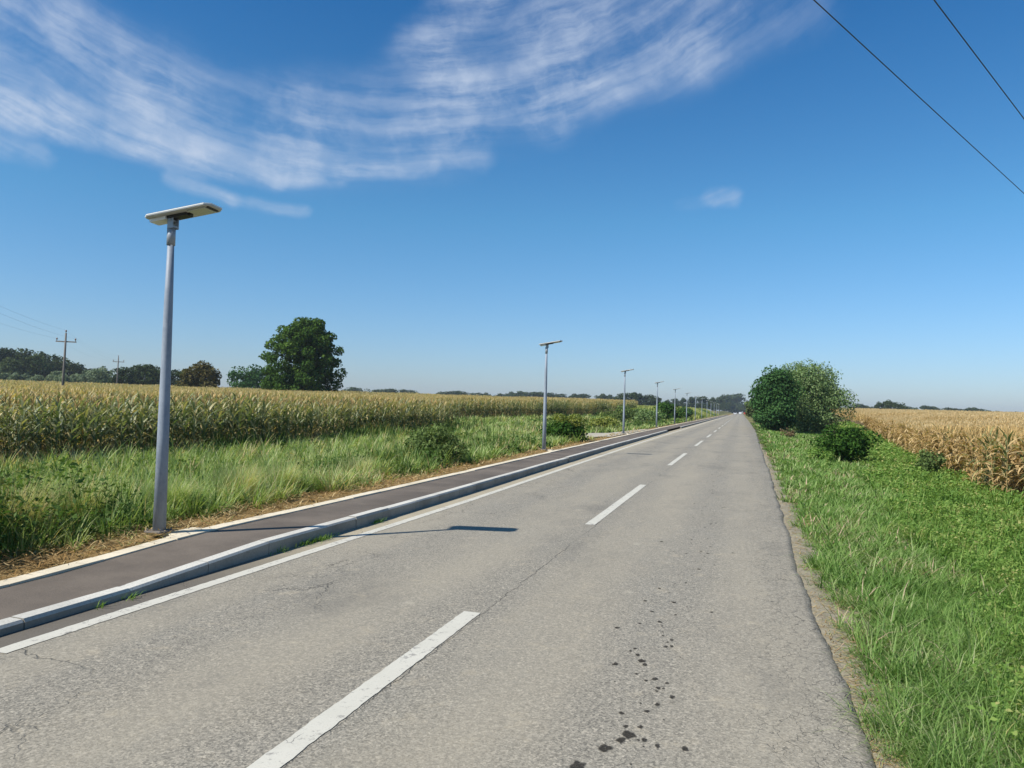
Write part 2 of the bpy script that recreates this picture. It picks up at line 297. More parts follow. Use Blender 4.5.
M['glass'] = plain('car_glass', (.02, .025, .03), .08, .6); M['tyre'] = plain('tyre', (.02, .02, .02), .9)
M['brace'] = plain('bracket_steel', (.30, .33, .36), .5, .4, .3)

# ------------------------------------------------------------------ mesh helpers
def link(o, parent=None):
    COL.objects.link(o)
    if parent is not None: o.parent = parent
    return o
def tag(o, label=None, cat=None, group=None, kind=None):
    for kk, v in (('label', label), ('category', cat), ('group', group), ('kind', kind)):
        if v: o[kk] = v
    return o
def empty(name, loc, rz=0., label=None, cat=None, group=None):
    o = bpy.data.objects.new(name, None); COL.objects.link(o); o.empty_display_size = .2
    o.location = loc; o.rotation_euler = (0, 0, rz); return tag(o, label, cat, group)
def npmesh(name, V, Q, mats, tint=None, mi=None, smooth=False):
    me = bpy.data.meshes.new(name); V = np.asarray(V, np.float32); Q = np.asarray(Q, np.int32)
    k = Q.shape[1]
    me.vertices.add(len(V)); me.vertices.foreach_set('co', V.ravel())
    me.loops.add(Q.size); me.loops.foreach_set('vertex_index', Q.ravel())
    me.polygons.add(len(Q)); me.polygons.foreach_set('loop_start', np.arange(len(Q), dtype=np.int32)*k)
    try: me.polygons.foreach_set('loop_total', np.full(len(Q), k, np.int32))
    except Exception: pass
    if not isinstance(mats, (list, tuple)): mats = [mats]
    for x in mats: me.materials.append(x)
    if mi is not None: me.polygons.foreach_set('material_index', np.asarray(mi, np.int32))
    if smooth: me.polygons.foreach_set('use_smooth', np.ones(len(Q), bool))
    if tint is not None:
        a = me.attributes.new('tint', 'FLOAT', 'POINT'); a.data.foreach_set('value', np.asarray(tint, np.float32))
    me.update(calc_edges=True); return me
def npobj(name, V, Q, mats, tint=None, parent=None, mi=None, smooth=False):
    return link(bpy.data.objects.new(name, npmesh(name, V, Q, mats, tint, mi, smooth)), parent)

class MB:
    """collects boxes, tubes, prisms; build() links them as one mesh object"""
    def __init__(s): s.bm = bmesh.new()
    def box(s, c, size, rot=None, bev=0.):
        r = bmesh.ops.create_cube(s.bm, size=1.)
        mt = Matrix.Translation(c) @ (rot.to_4x4() if rot else Matrix.Identity(4)) @ Matrix.Diagonal((*size, 1))
        bmesh.ops.transform(s.bm, matrix=mt, verts=r['verts'])
        if bev:
            ed = list({e for v in r['verts'] for e in v.link_edges}); bmesh.ops.bevel(s.bm, geom=ed, offset=bev, segments=2, affect='EDGES', profile=.6)
        return s
    def tube(s, pts, rad, n=12, cap=True):
        pts = [Vector(p) for p in pts]; rad = rad if isinstance(rad, (list, tuple)) else [rad]*len(pts)
        rings = []
        for i, p in enumerate(pts):
            t = (pts[min(i+1, len(pts)-1)]-pts[max(i-1, 0)]).normalized()
            a = t.cross(Vector((0, 1, 0)) if abs(t.y) < .9 else Vector((1, 0, 0))).normalized(); b = t.cross(a)
            rings.append([s.bm.verts.new(p+(a*math.cos(2*math.pi*j/n)+b*math.sin(2*math.pi*j/n))*rad[i]) for j in range(n)])
        for A, B in zip(rings[:-1], rings[1:]):
            for j in range(n): f = s.bm.faces.new((A[j], A[(j+1) % n], B[(j+1) % n], B[j])); f.smooth = True
        if cap: s.bm.faces.new(rings[0][::-1]); s.bm.faces.new(rings[-1])
        return s
    def prism(s, prof, y0, y1, axis='Y', bev=0.):
        a = [s.bm.verts.new((x, y0, z) if axis == 'Y' else (x, z, y0)) for x, z in prof]
        b = [s.bm.verts.new((x, y1, z) if axis == 'Y' else (x, z, y1)) for x, z in prof]
        n = len(prof); s.bm.faces.new(a[::-1]); s.bm.faces.new(b)
        for i in range(n): s.bm.faces.new((a[i], a[(i+1) % n], b[(i+1) % n], b[i]))
        if bev: bmesh.ops.bevel(s.bm, geom=list({e for v in a+b for e in v.link_edges}), offset=bev, segments=2, affect='EDGES')
        return s
    def build(s, name, mt, parent=None):
        bmesh.ops.recalc_face_normals(s.bm, faces=s.bm.faces)
        me = bpy.data.meshes.new(name); s.bm.to_mesh(me); s.bm.free(); me.materials.append(mt)
        return link(bpy.data.objects.new(name, me), parent)
def copy_tree(o, parent=None):
    c = o.copy(); COL.objects.link(c); c.parent = parent
    for ch in list(o.children): copy_tree(ch, c)
    return c

def smooth(t): t = np.clip(t, 0, 1); return t*t*(3-2*t)
def wav(x, y, s=1., ph=0.):
    """cheap smooth 2-D noise about -1..1"""
    return (np.sin(x*1.3*s+ph+1.7*np.sin(y*.7*s+ph*2))+np.sin(y*1.7*s-ph+1.3*np.sin(x*.9*s+1+ph))+np.sin((x+y)*2.9*s+ph*3)*.5+np.sin((x-y)*4.3*s+2)*.35)/2.6

# ------------------------------------------------------------------ terrain
EDGE_Y = [-40, 3, 9, 15, 29, 78, 160, 600, 900]; EDGE_X = [.65, .65, .64, .72, .86, 1.33, 1.5, 1.5, 1.5]
def edge_r(y): return np.interp(y, EDGE_Y, EDGE_X)
def edging_x(y): return np.interp(y, [-40, 3, 6, 14, 26, 50, 110, 300, 900], [-5.95, -5.95, -5.97, -6.03, -6.24, -6.55, -6.75, -6.75, -6.75])
def line_x(y): return np.interp(y, [-40, 4, 13, 22, 41, 110, 900], [-4.6, -4.6, -4.58, -4.68, -4.85, -4.95, -4.95])
def kerb_x(y): return np.interp(y, [-40, 5, 13, 18, 32, 60, 110, 900], [-4.9, -4.9, -4.93, -5.0, -5.2, -5.38, -5.42, -5.42])
def drop(y): return .075*(1-np.clip((np.asarray(y, float)-5.35)/2.0, 0, 1))
def left_start(y): return np.interp(y, [0, 50, 110, 900], [13, 13, 7.5, 7.5])
def corn_right(y): return np.interp(y, [-40, 15, 22, 24, 34, 38, 58, 91, 200], [6.4, 6.8, 6.9, 6.75, 7.6, 7.8, 10.3, 13.4, 20])
def tz(x, y):
    x = np.asarray(x, float); y = np.asarray(y, float)
    off = edging_x(y)+6.0
    xl = np.where(x < -3, x-off, x-(edge_r(y)-.65)*smooth(x/.6))
    z = np.interp(xl, [-4000, -25, -18, -12, -9, -7.4, -6.7, -6.1, -5.6, -4.6, .45, .7, 1.1, 2, 4, 7, 12, 4000],
                  [0, -.08, -.14, -.28, -.22, .04, .12, .135, -.06, -.1, -.1, -.035, -.045, -.12, -.36, -.45, -.4, -.4])
    z = z - drop(y)*smooth((x+7.6)/.8)*(x < -5)
    r = np.hypot(x, y)
    rl = np.clip((.0094+.0040*smooth((y-45)/45))*(r-26), 0, 2.2)*smooth((-x-left_start(y))/7)
    rr = np.clip(.0120*(r-32), 0, 2.2)*smooth((x-8.5)/10)
    bump = .03*wav(x, y, 1.1)*smooth((np.abs(x+2.4)-5)/2)
    return z+rl+rr+bump
gx = np.unique(np.concatenate([np.linspace(-2200, -400, 10), np.linspace(-400, -60, 35), np.linspace(-60, -20, 40), np.linspace(-20, -8, 48), np.linspace(-8, -5.4, 40), np.linspace(-5.4, .4, 6), np.linspace(.4, 4, 50), np.linspace(4, 20, 60), np.linspace(20, 80, 40), np.linspace(80, 400, 30), np.linspace(400, 2200, 10)]))
gy = np.unique(np.concatenate([np.linspace(-900, -60, 8), np.linspace(-60, 0, 20), np.linspace(0, 30, 121), np.linspace(30, 120, 130), np.linspace(120, 400, 60), np.linspace(400, 2600, 16)]))
GX, GY = np.meshgrid(gx, gy); GZ = tz(GX, GY)
V = np.stack([GX, GY, GZ], -1).reshape(-1, 3); nx, ny = len(gx), len(gy)
ii = (np.arange(ny-1)[:, None]*nx+np.arange(nx-1)[None]).ravel()
ground = npobj('ground', V, np.stack([ii, ii+1, ii+nx+1, ii+nx], 1), M['ground'], smooth=True); tag(ground, kind='structure')

def strip(name, ys, xl, xr, zf, mt, parent=None, n=2, thick=.0):
    """a sheet between two x(y) curves"""
    ys = np.asarray(ys); t = np.linspace(0, 1, n); xx = xl[:, None]*(1-t)+xr[:, None]*t
    yy = np.repeat(ys[:, None], n, 1); z = zf(xx, yy)
    V = np.stack([xx, yy, z], -1).reshape(-1, 3); i = (np.arange(len(ys)-1)[:, None]*n+np.arange(n-1)[None]).ravel()
    Q = np.stack([i, i+1, i+n+1, i+n], 1)
    return npobj(name, V, Q, mt, parent=parent)
ys = np.concatenate([np.arange(-30, 2, 2.), np.arange(2, 30, .06), np.arange(30, 90, .3), np.arange(90, 900, 10)])
nw = np.convolve(rng.normal(0, 1, len(ys)+40), np.ones(9)/9, 'same')[20:-20]; nw2 = np.convolve(rng.normal(0, 1, len(ys)+200), np.ones(60)/60, 'same')[100:-100]
er = edge_r(ys)+np.clip(nw*.03+nw2*.12, -.07, .06)
# road slab with a crumbled right side face
n = 14; t = np.r_[np.linspace(0, .99, n-1), 1]; xl = kerb_x(ys)-.03
xx = xl[:, None]*(1-t)+er[:, None]*t; zz_ = np.zeros_like(xx); zz_[:, -1] = -.010+.006*nw
xx = np.concatenate([xx, (er+.035+.02*np.abs(nw))[:, None]], 1); zz_ = np.concatenate([zz_, np.full((len(ys), 1), -.075)], 1); n = 15
V = np.stack([xx, np.repeat(ys[:, None], n, 1), zz_], -1).reshape(-1, 3); i = (np.arange(len(ys)-1)[:, None]*n+np.arange(n-1)[None]).ravel()
road = npobj('road', V, np.stack([i, i+1, i+n+1, i+n], 1), M['asphalt']); tag(road, kind='structure')
flat = lambda h: (lambda x, y: np.full_like(x, h))
# edge line and centre dashes, sheets a few mm above the asphalt
def painted(name, y0, y1, xc, wd, step=.05):
    y = np.arange(y0, y1+step, step); j1 = rng.normal(0, .0025, len(y)); j2 = rng.normal(0, .0025, len(y)); x = xc(y)
    return strip(name, y, x-wd/2+j1, x+wd/2+j2, flat(.004), M['paint'], road)
painted('edge_line', 3.9, 60, line_x, .13, .06); painted('edge_line', 60, 420, line_x, .13, 2.)
y0 = .2
dashes = [(-1.0, 6.0), (11.1, 17.5), (24.1, 31.3), (38.2, 44.8), (51.5, 58), (65, 71.5), (78.5, 85), (92, 98.5), (105.5, 112), (119, 125.5), (132.5, 139), (146, 152.5), (160, 166.5), (174, 180), (188, 194), (202, 208)]
for a, b in dashes: painted('centre_dash', a, b, lambda y: np.full_like(y, -2.075), .145, .05 if b < 40 else .5)
# dark drips on the near lane
mb = MB()
spots = [(-.62, 3.88, .045), (-.53, 4.08, .05), (-.56, 4.0, .035), (-.71, 3.64, .06), (-.77, 5.16, .03), (-.61, 5.29, .035), (-.89, 6.01, .025), (-.53, 5.93, .015), (-.46, 5.85, .02), (-.43, 4.55, .025), (-.36, 4.7, .028), (-.49, 6.57, .02), (-.56, 4.18, .02), (-.74, 6.2, .02)]
for kx in range(120):
    yy = 3.4*math.exp(rng.random()*2.5); spots.append((-.5+rng.normal(0, .14)-.006*(yy-8), yy, rng.uniform(.007, .024)*(1+.04*yy)))
sv_, sq_, st_ = [], [], []
for x, y, r in spots:
    an = np.linspace(0, 2*math.pi, 21)[:-1]; kx_ = .75*r*(1+.22*np.sin(2*an+x*90)+.12*np.sin(5*an+y*70)); ky_ = 1.1*r*(1+.22*np.sin(3*an+x*70)+.1*np.sin(4*an)); b0 = len(sv_)*1
    for f_, tt_ in ((.05, 1.), (.55, 1.), (1.15, 0.)):
        for q_ in range(20): sv_.append((x+math.cos(an[q_])*kx_[q_]*f_, y+math.sin(an[q_])*ky_[q_]*f_, .003)); st_.append(tt_)
    for l_ in (0, 20):
        for q_ in range(20): sq_.append((b0+l_+q_, b0+l_+(q_+1) % 20, b0+l_+20+(q_+1) % 20, b0+l_+20+q_))
npobj('drip_stain', np.array(sv_), np.array(sq_), M['wet'], np.array(st_), road)


# footpath
pys = np.concatenate([np.arange(-25, 30, .5), np.arange(30, 150, 2), np.arange(150, 420, 15)])
pz = lambda x, y: .145-drop(y)+.012*np.clip((kerb_x(y)-.13-x), 0, 1)
footpath = strip('footpath', pys, edging_x(pys)+.14, kerb_x(pys)-.128, pz, M['path'], n=6); tag(footpath, kind='structure')
# kerb: metre blocks with joints
def kerb_run(y0, y1):
    mb = MB(); y = y0-.65
    while y < y1:
        L = 1. if y < 40 else 4.; x0, x1 = float(kerb_x(y)), float(kerb_x(y+L))
        for (ya, yb) in ((y+.004, y+L-.004),):
            da, db = float(drop(ya)), float(drop(yb)); o = rng.normal(0, .003)
            pr = lambda x, dd: [(x-.13+o, -.08), (x+o, -.08), (x+o, .122-dd), (x-.018+o, .146-dd+o), (x-.13+o, .150-dd+o)]
            A = [mb.bm.verts.new((px, ya, pz_)) for px, pz_ in pr(x0, da)]; B = [mb.bm.verts.new((px, yb, pz_)) for px, pz_ in pr(x1, db)]
            mb.bm.faces.new(A[::-1]); mb.bm.faces.new(B)
            for i in range(5): mb.bm.faces.new((A[i], A[(i+1) % 5], B[(i+1) % 5], B[i]))
        y += L
    return mb
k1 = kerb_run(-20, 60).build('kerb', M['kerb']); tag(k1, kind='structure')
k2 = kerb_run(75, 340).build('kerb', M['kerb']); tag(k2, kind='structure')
mb = MB(); y = -20.
while y < 340:
    L = 1. if y < 40 else 5.; xa, xb = float(edging_x(y)), float(edging_x(y+L)); o = rng.normal(0, .004)
    def pr(x, dd): return [(x-.0+o, -.05), (x+.15+o, -.05), (x+.15+o, .172-dd+o), (x+o, .176-dd+o)]
    A = [mb.bm.verts.new((px, y+.003, q_)) for px, q_ in pr(xa, float(drop(y)))]; B = [mb.bm.verts.new((px, y+L-.003, q_)) for px, q_ in pr(xb, float(drop(y+L)))]
    mb.bm.faces.new(A[::-1]); mb.bm.faces.new(B)
    for i in range(4): mb.bm.faces.new((A[i], A[(i+1) % 4], B[(i+1) % 4], B[i]))
    y += L
ed = mb.build('path_edging', M['edging']); tag(ed, kind='structure')
# gravel farm track leaving the footpath between the two maize blocks
tx = np.linspace(-6.75, -11.8, 30)
def trk():
    n = 8; t = np.linspace(0, 1, n); a = np.interp(tx, [-120, -16, -11, -6.7], [50.5, 50.5, 47., 41.5]); b = np.interp(tx, [-120, -16, -11, -6.7], [55.5, 56, 58, 61])
    yy = a[:, None]*(1-t)+b[:, None]*t; xx = np.repeat(tx[:, None], n, 1); z = tz(xx, yy)+.03
    i = (np.arange(len(tx)-1)[:, None]*n+np.arange(n-1)[None]).ravel()
    return npobj('farm_track', np.stack([xx, yy, z], -1).reshape(-1, 3), np.stack([i, i+n, i+n+1, i+1], 1), M['gravel'], smooth=True)
tag(trk(), kind='structure')
def on_track(x, y):
    a = np.interp(x, [-120, -16, -11, -6.7], [50.5, 50.5, 47., 41.5]); b = np.interp(x, [-120, -16, -11, -6.7], [55.5, 56, 58, 61])
    return (y > a-.1) & (y < b+.1) & (x < -6.2) & (x > -11.6)

# ------------------------------------------------------------------ blades, leaves, trees
def ribbons(P, head, L, W, th0, th1, S=2, tint=None, tip=.08, wprof=None, droop=None):
    """N bent ribbons. P (N,3) base, head angle, length, width, lean at base and at tip (rad from vertical)"""
    N = len(P); t = np.linspace(0, 1, S+1)
    th = th0[:, None]+(th1-th0)[:, None]*((t[:-1]+t[1:])/2)
    hx, hy = np.cos(head), np.sin(head); sx_, sy_ = -hy, hx
    st = (L/S)[:, None]; dh = np.sin(th)*st; dz = np.cos(th)*st
    ch = np.concatenate([np.zeros((N, 1)), np.cumsum(dh, 1)], 1); cz = np.concatenate([np.zeros((N, 1)), np.cumsum(dz, 1)], 1)
    C = np.stack([P[:, 0:1]+ch*hx[:, None], P[:, 1:2]+ch*hy[:, None], P[:, 2:3]+cz], -1)
    prof = np.interp(t, [0, .35, 1], [.75, 1, tip]) if wprof is None else np.interp(t, *wprof)
    hw = W[:, None]*prof[None]/2
    side = np.stack([np.repeat(sx_[:, None], S+1, 1), np.repeat(sy_[:, None], S+1, 1), np.zeros((N, S+1))], -1)*hw[..., None]
    V = np.stack([C-side, C+side], 2).reshape(-1, 3)
    b = (np.arange(N)*(S+1)*2)[:, None]+(np.arange(S)*2)[None]
    b = b.ravel(); Q = np.stack([b, b+1, b+3, b+2], 1)
    tn = np.repeat(np.zeros(N) if tint is None else tint, (S+1)*2)
    return V, Q, tn
def cards(P, Nrm, size, asp, tint):
    """leaf-shaped rhombs at P facing Nrm"""
    N = len(P); a = np.cross(Nrm, rng.normal(0, 1, (N, 3))); a /= np.linalg.norm(a, axis=1, keepdims=True)+1e-9; b = np.cross(Nrm, a)
    s = size[:, None]; A = a*s/2; B = b*s*asp/2; f = Nrm*s*.12
    V = np.stack([P-A, P-B*1.0+A*.05+f, P+A, P+B-A*.05+f], 1).reshape(-1, 3); i = np.arange(N)*4
    return V, np.stack([i, i+1, i+2, i+3], 1), np.repeat(tint, 4)
def join(parts):
    V, Q, T, k = [], [], [], 0
    for v, q_, t in parts: V.append(v); Q.append(q_+k); T.append(t); k += len(v)
    return np.concatenate(V), np.concatenate(Q), np.concatenate(T)
def unit(n):
    v = rng.normal(0, 1, (n, 3)); return v/np.linalg.norm(v, axis=1, keepdims=True)

def crown(blobs, n, leaf, tlo=.15, thi=.75, shell=.55, asp=.62):
    """leaves through the volume of many unequal clumps. blobs: list of (x,y,z,rx,rz)"""
    B = np.array(blobs); wts = B[:, 3]**2; wts = wts/wts.sum(); idx = rng.choice(len(B), n, p=wts)
    bt = rng.uniform(-.16, .16, len(B))
    u = unit(n); r = shell+(1-shell)*rng.random(n)**.6; r *= 1+rng.normal(0, .055, n)
    b = B[idx]; P = b[:, :3]+u*r[:, None]*np.stack([b[:, 3], b[:, 3], b[:, 4]], 1)
    Nn = u+rng.normal(0, .75, (n, 3))+np.array([0, 0, .35]); Nn /= np.linalg.norm(Nn, axis=1, keepdims=True)
    tn = np.clip(rng.uniform(tlo, thi, n)+bt[idx], 0, 1)
    return cards(P, Nn, leaf*rng.uniform(.6, 1.35, n), asp, tn)
def envelope(h, rad, z0, nb, size, shape='round', lump=.2):
    """clumps scattered over an uneven envelope"""
    out = []; ph = rng.uniform(0, 6.28, 4)
    for i in range(nb):
        u = unit(1)[0]; rr = rng.uniform(.25, 1)**.45
        an = math.atan2(u[1], u[0]); k_ = 1+lump*(math.sin(2*an+ph[0])+.6*math.sin(3*an+ph[1]+u[2]*3)+.5*math.sin(5*an+ph[2]))
        zc = (z0+h)/2; x, y, z = u[0]*rad*rr*k_, u[1]*rad*rr*k_, zc+u[2]*(h-z0)/2*rr*(1+lump*.5*math.sin(an*2+ph[3]))
        if shape == 'cone':
            f = 1.15-.75*(z-z0)/(h-z0); x *= f; y *= f
        if shape == 'dome' and z < zc: f = 1.1; x *= f; y *= f
        s = size*rng.uniform(.6, 1.3); out.append((x, y, z, s, s*rng.uniform(.65, .9)))
    return out
def trunk_mb(h, r, blobs=None, nl=7, z0=.25):
    mb = MB(); lean = rng.normal(0, .02, 2)*h
    mb.tube([(0, 0, -.3), (0, 0, .15*h), (lean[0]*.5, lean[1]*.5, .45*h), (lean[0], lean[1], .8*h)], [r*1.35, r, r*.75, r*.22], 8)
    if blobs:
        for b in [blobs[i] for i in rng.choice(len(blobs), min(nl, len(blobs)), replace=False)]:
            f = rng.uniform(z0, .5); s = Vector((lean[0]*f, lean[1]*f, h*f)); e = Vector(b[:3]); md = (s+e)/2+Vector((0, 0, -.06*h))
            mb.tube([s, md, e], [r*.5, r*.3, r*.08], 6)
    return mb
def col_at(px, D):
    """ground point straight below picture column px at distance D from the camera"""
    a = -YAW+math.atan((px-512)/FPX); return D*math.sin(a), D*math.cos(a)
def top_at(px, py, D):
    """height above datum of picture row py at distance D"""
    dx, dy = px-512, py-384; d_ = fw*FPX+rt*(c_*dx+s_*dy)-u0*(-s_*dx+c_*dy)
    return EYE+D*d_.z/math.hypot(d_.x, d_.y)
def tree(name, label, cat, x, y, h, rad, mt, n, leaf, z0=.12, nb=40, size=None, shape='round', group=None, r=None, lump=.2, tlo=.15, thi=.75, limbs=8, blobs=None, trunk=True, asp=.62):
    z = float(tz(x, y)); t = empty(name, (x, y, z), rng.uniform(0, 6.28) if blobs is None else 0, label, cat, group)
    bl = blobs or envelope(h*.94, rad*.82, h*z0, nb, size or rad*.33, shape, lump)
    if trunk: trunk_mb(h*.9, r or h*.022, bl, limbs).build('trunk', M['bark'], t)
    V, Q, T = crown(bl, n, leaf, tlo, thi, asp=asp); npobj('crown', V, Q, mt, T, t)
    return t

# ---- solar street lamps
def make_lamp():
    t = empty('street_lamp', (0, 0, 0))
    H = 3.34
    MB().tube([(0, 0, 0), (0, 0, 1.2), (0, 0, 2.6), (0, 0, H)], [.070, .061, .047, .034], 20).build('pole', M['steel'], t)
    mb = MB().box((0, 0, .012), (.22, .22, .02), bev=.004)
    for sx_ in (-1, 1):
        for sy_ in (-1, 1): mb.tube([(sx_*.085, sy_*.085, .015), (sx_*.085, sy_*.085, .045)], .009, 6)
    mb.build('base_plate', M['pole'], t)
    MB().box((.17, .24, -.05), (.24, .5, .08), bev=.01).build('footing', M['edging'], t)
    MB().tube([(0, 0, H-.12), (0, 0, H+.10)], [.046, .046], 16).build('collar', M['brace'], t)
    mb = MB()
    for s in (-1, 1): mb.box((.02, s*.045, H+.13), (.075, .012, .13), bev=.004)
    mb.tube([(.02, -.065, H+.16), (.02, .065, H+.16)], .014, 8); mb.box((.02, 0, H+.085), (.08, .09, .02)); mb.build('bracket', M['brace'], t)
    tilt = Matrix.Rotation(R(-11), 3, 'Y'); e = bpy.data.objects.new('lamp_head', None)
    # head: long flat shell, chamfered ends, thicker under the pole
    def hull(xs, w, z0, z1, ch):
        return [(xs[0]+ch, -w), (xs[1]-ch, -w), (xs[1], -w+ch), (xs[1], w-ch), (xs[1]-ch, w), (xs[0]+ch, w), (xs[0], w-ch), (xs[0], -w+ch)]
    mb = MB(); P = hull((-.26, .56), .165, 0, 0, .06)
    mb.prism(P, .0, .026, axis='Z', bev=.005)
    head = mb.build('lamp_head', M['shell'], t)
    head.location = (0, 0, H+.205); head.rotation_euler = (0, R(-9.5), R(6))
    mb = MB(); mb.prism([(x*.97, y*.94) for x, y in P], .0265, .031, axis='Z'); mb.build('solar_panel', M['pv'], head)
    mb = MB(); mb.prism(hull((-.263, .563), .168, 0, 0, .06), .012, .025, axis='Z', bev=.002); mb.build('rim', M['white'], head)
    MB().box((.37, 0, -.009), (.22, .22, .016), bev=.006).build('led_panel', M['led'], head)
    MB().box((.505, 0, -.006), (.025, .2, .014), bev=.003).build('vent_strip', M['dark'], head)
    MB().box((-.13, 0, -.022), (.20, .17, .042), bev=.008).build('battery_box', M['white'], head)
    MB().box((.10, 0, -.016), (.24, .14, .03), bev=.006).build('hinge_mount', M['dark'], head)
    MB().tube([(.24, .0, -.001), (.24, .0, -.028)], [.03, .02], 10).build('motion_sensor', M['dark'], head)
    return t
lamp = make_lamp()
lamps = [(-6.2, 7.16), (-6.64, 26.4), (-6.93, 47.57), (-6.98, 67.4), (-7.12, 88), (-7.1, 107.3), (-7.2, 130), (-7.2, 152), (-7.2, 175), (-7.2, 198), (-7.2, 222), (-7.2, 246), (-7.2, 270)]
lamp_labels = ['tall grey solar street lamp closest to the camera, bolted beside the path edging',
 'second solar street lamp along the path, in front of the dark yellow-topped bush', 'third solar street lamp along the path, beside the pale gravel track mouth',
 'fourth solar street lamp along the path, just past the end of the kerb', 'fifth solar street lamp along the path, in front of the roadside hedge',
 'sixth solar street lamp along the path, beside the round dark bush', 'seventh solar street lamp along the path, just past the dark bush']
for i, (x, y) in enumerate(lamps):
    o = lamp if i == 0 else copy_tree(lamp); o.location = (x, y, .18); o.scale = (1, 1, (1, 1.055, 1.09)[min(i, 2)])
    o.rotation_euler = (0, 0, R(rng.normal(0, 1.5)) if i != 0 else 0)
    tag(o, lamp_labels[i] if i < 7 else 'tiny far solar street lamp in front of the yellow-green field strips', 'street lamp', 'solar street lamps along the footpath')

# ---- power poles and wires in the left field
def make_pole(H):
    t = empty('utility_pole', (0, 0, 0)); MB().tube([(0, 0, -.3), (0, 0, H*.5), (0, 0, H)], [.15, .125, .09], 10).build('post', M['pole'], t)
    MB().box((0, .1, H-.95), (2.3, .10, .13), bev=.01).build('crossarm', M['pole'], t)
    for x, z, yy in ((-1.05, H-.88, .1), (1.05, H-.88, .1), (0, H, 0)):
        MB().tube([(x, yy, z), (x, yy, z+.12), (x, yy, z+.13), (x, yy, z+.3), (x, yy, z+.33)], [.03, .03, .075, .085, .03], 8).build('insulator', M['insul'], t)
    return t
pA = col_at(63, 98); pB = col_at(117, 172)
HA = top_at(65, 333, 98)-float(tz(*pA)); HB = top_at(117, 357, 172)-float(tz(*pB))
da = math.atan2(pB[1]-pA[1], pB[0]-pA[0])
for (p, H, lb) in ((pA, HA, 'nearer, taller wooden power pole with crossarm in the left maize field'), (pB, HB, 'farther, smaller wooden power pole with crossarm left of the lamp')):
    o = make_pole(H); o.location = (p[0], p[1], float(tz(*p))); o.rotation_euler = (R(.6), R(1.2), da-math.pi/2-R(25)); tag(o, lb, 'power pole', 'power poles in the left field')
def wire(a, b, sag, r, label, group, n=30):
    pts = [Vector(a).lerp(Vector(b), i/n)-Vector((0, 0, sag*4*(i/n)*(1-i/n))) for i in range(n+1)]
    o = MB().tube(pts, r, 6).build('overhead_wire', M['cable']); tag(o, label, 'wire', group)
dv = Vector((pA[0]-pB[0], pA[1]-pB[1], 0)).normalized(); sv = Vector((math.cos(da-math.pi/2-R(25)), math.sin(da-math.pi/2-R(25)), 0))
zA, zB = float(tz(*pA))+HA, float(tz(*pB))+HB
for s, dzz, lb in ((-1, -.58, 'thin wire from the left end of the nearer crossarm, running out of frame'), (1, -.58, 'thin wire from the right end of the nearer crossarm, running out of frame'), (0, .32, 'thin wire from the tip of the nearer power pole, running out of frame')):
    a = Vector((pA[0], pA[1], zA+dzz))+sv*1.05*s; b = a+dv*85+Vector((0, 0, -.3))
    wire(a, b, .8, .0045, lb, 'wires of the left power line')
    wire(Vector((pB[0], pB[1], zB+dzz))+sv*1.05*s, a, .7, .004, 'faint thin wire strung between the two power poles', 'wires between the two power poles')
# ---- two cables overhead at the right
d1 = Vector((6.46, 12.0, 0)).normalized()
KW = .5
for p, lb in (((.96, 12.33, 8), 'lower and longer of the two dark cables crossing the sky at top right'), ((2.69, 12.75, 8), 'upper and shorter of the two dark cables in the top right corner')):
    dd = d1 if p[0] < 2 else Vector((2.86, 5.49, 0)).normalized()
    p = Vector((p[0]*KW, p[1]*KW, EYE+(p[2]-EYE)*KW)); wire(p-dd*20+Vector((0, 0, .09)), p+dd*30+Vector((0, 0, .09)), .10, .0046, lb, None, 60)

# ---- vehicles far down the road
def make_car(paint):
    t = empty('car', (0, 0, 0)); mb = MB()
    mb.prism([(-2.1, .3), (2.1, .3), (2.15, .72), (1.95, .86), (.95, .96), (.35, 1.46), (-1.2, 1.48), (-1.95, 1.0), (-2.12, .9)], -.86, .86, bev=.05); mb.build('body', paint, t)
    MB().prism([(.93, .98), (.42, 1.41), (.40, 1.38), (.88, .96)], -.72, .72).box((0, 0, 1.2), (.01, .01, .01)).build('windscreen', M['glass'], t).location = (.06, 0, .03)
    for s in (-1, 1):
        MB().prism([(.75, 1.0), (.30, 1.38), (-1.1, 1.4), (-1.7, 1.02)], s*.862-.004, s*.862+.004).build('side_window', M['glass'], t)
        MB().box((2.11, s*.62, .68), (.05, .3, .12), bev=.02).build('headlight', M['shell'], t)
    for x in (-1.3, 1.3):
        for s in (-1, 1): MB().tube([(x, s*.68, .31), (x, s*.87, .31)], .31, 14).build('wheel', M['tyre'], t)
    return t
for (x, y, rz, pt, lb) in ((-3.3, 470, -math.pi/2, 'carwhite', 'tiny white car far down the road in the left lane'), (-.5, 540, math.pi/2, 'carwhite', 'tiny white car far down the road in the right lane'), (2.6, 520, math.pi/2, 'carred', 'tiny red car at the right edge of the far road')):
    o = make_car(M[pt]); o.location = (x, y, .0); o.rotation_euler = (0, 0, rz); tag(o, lb, 'car')

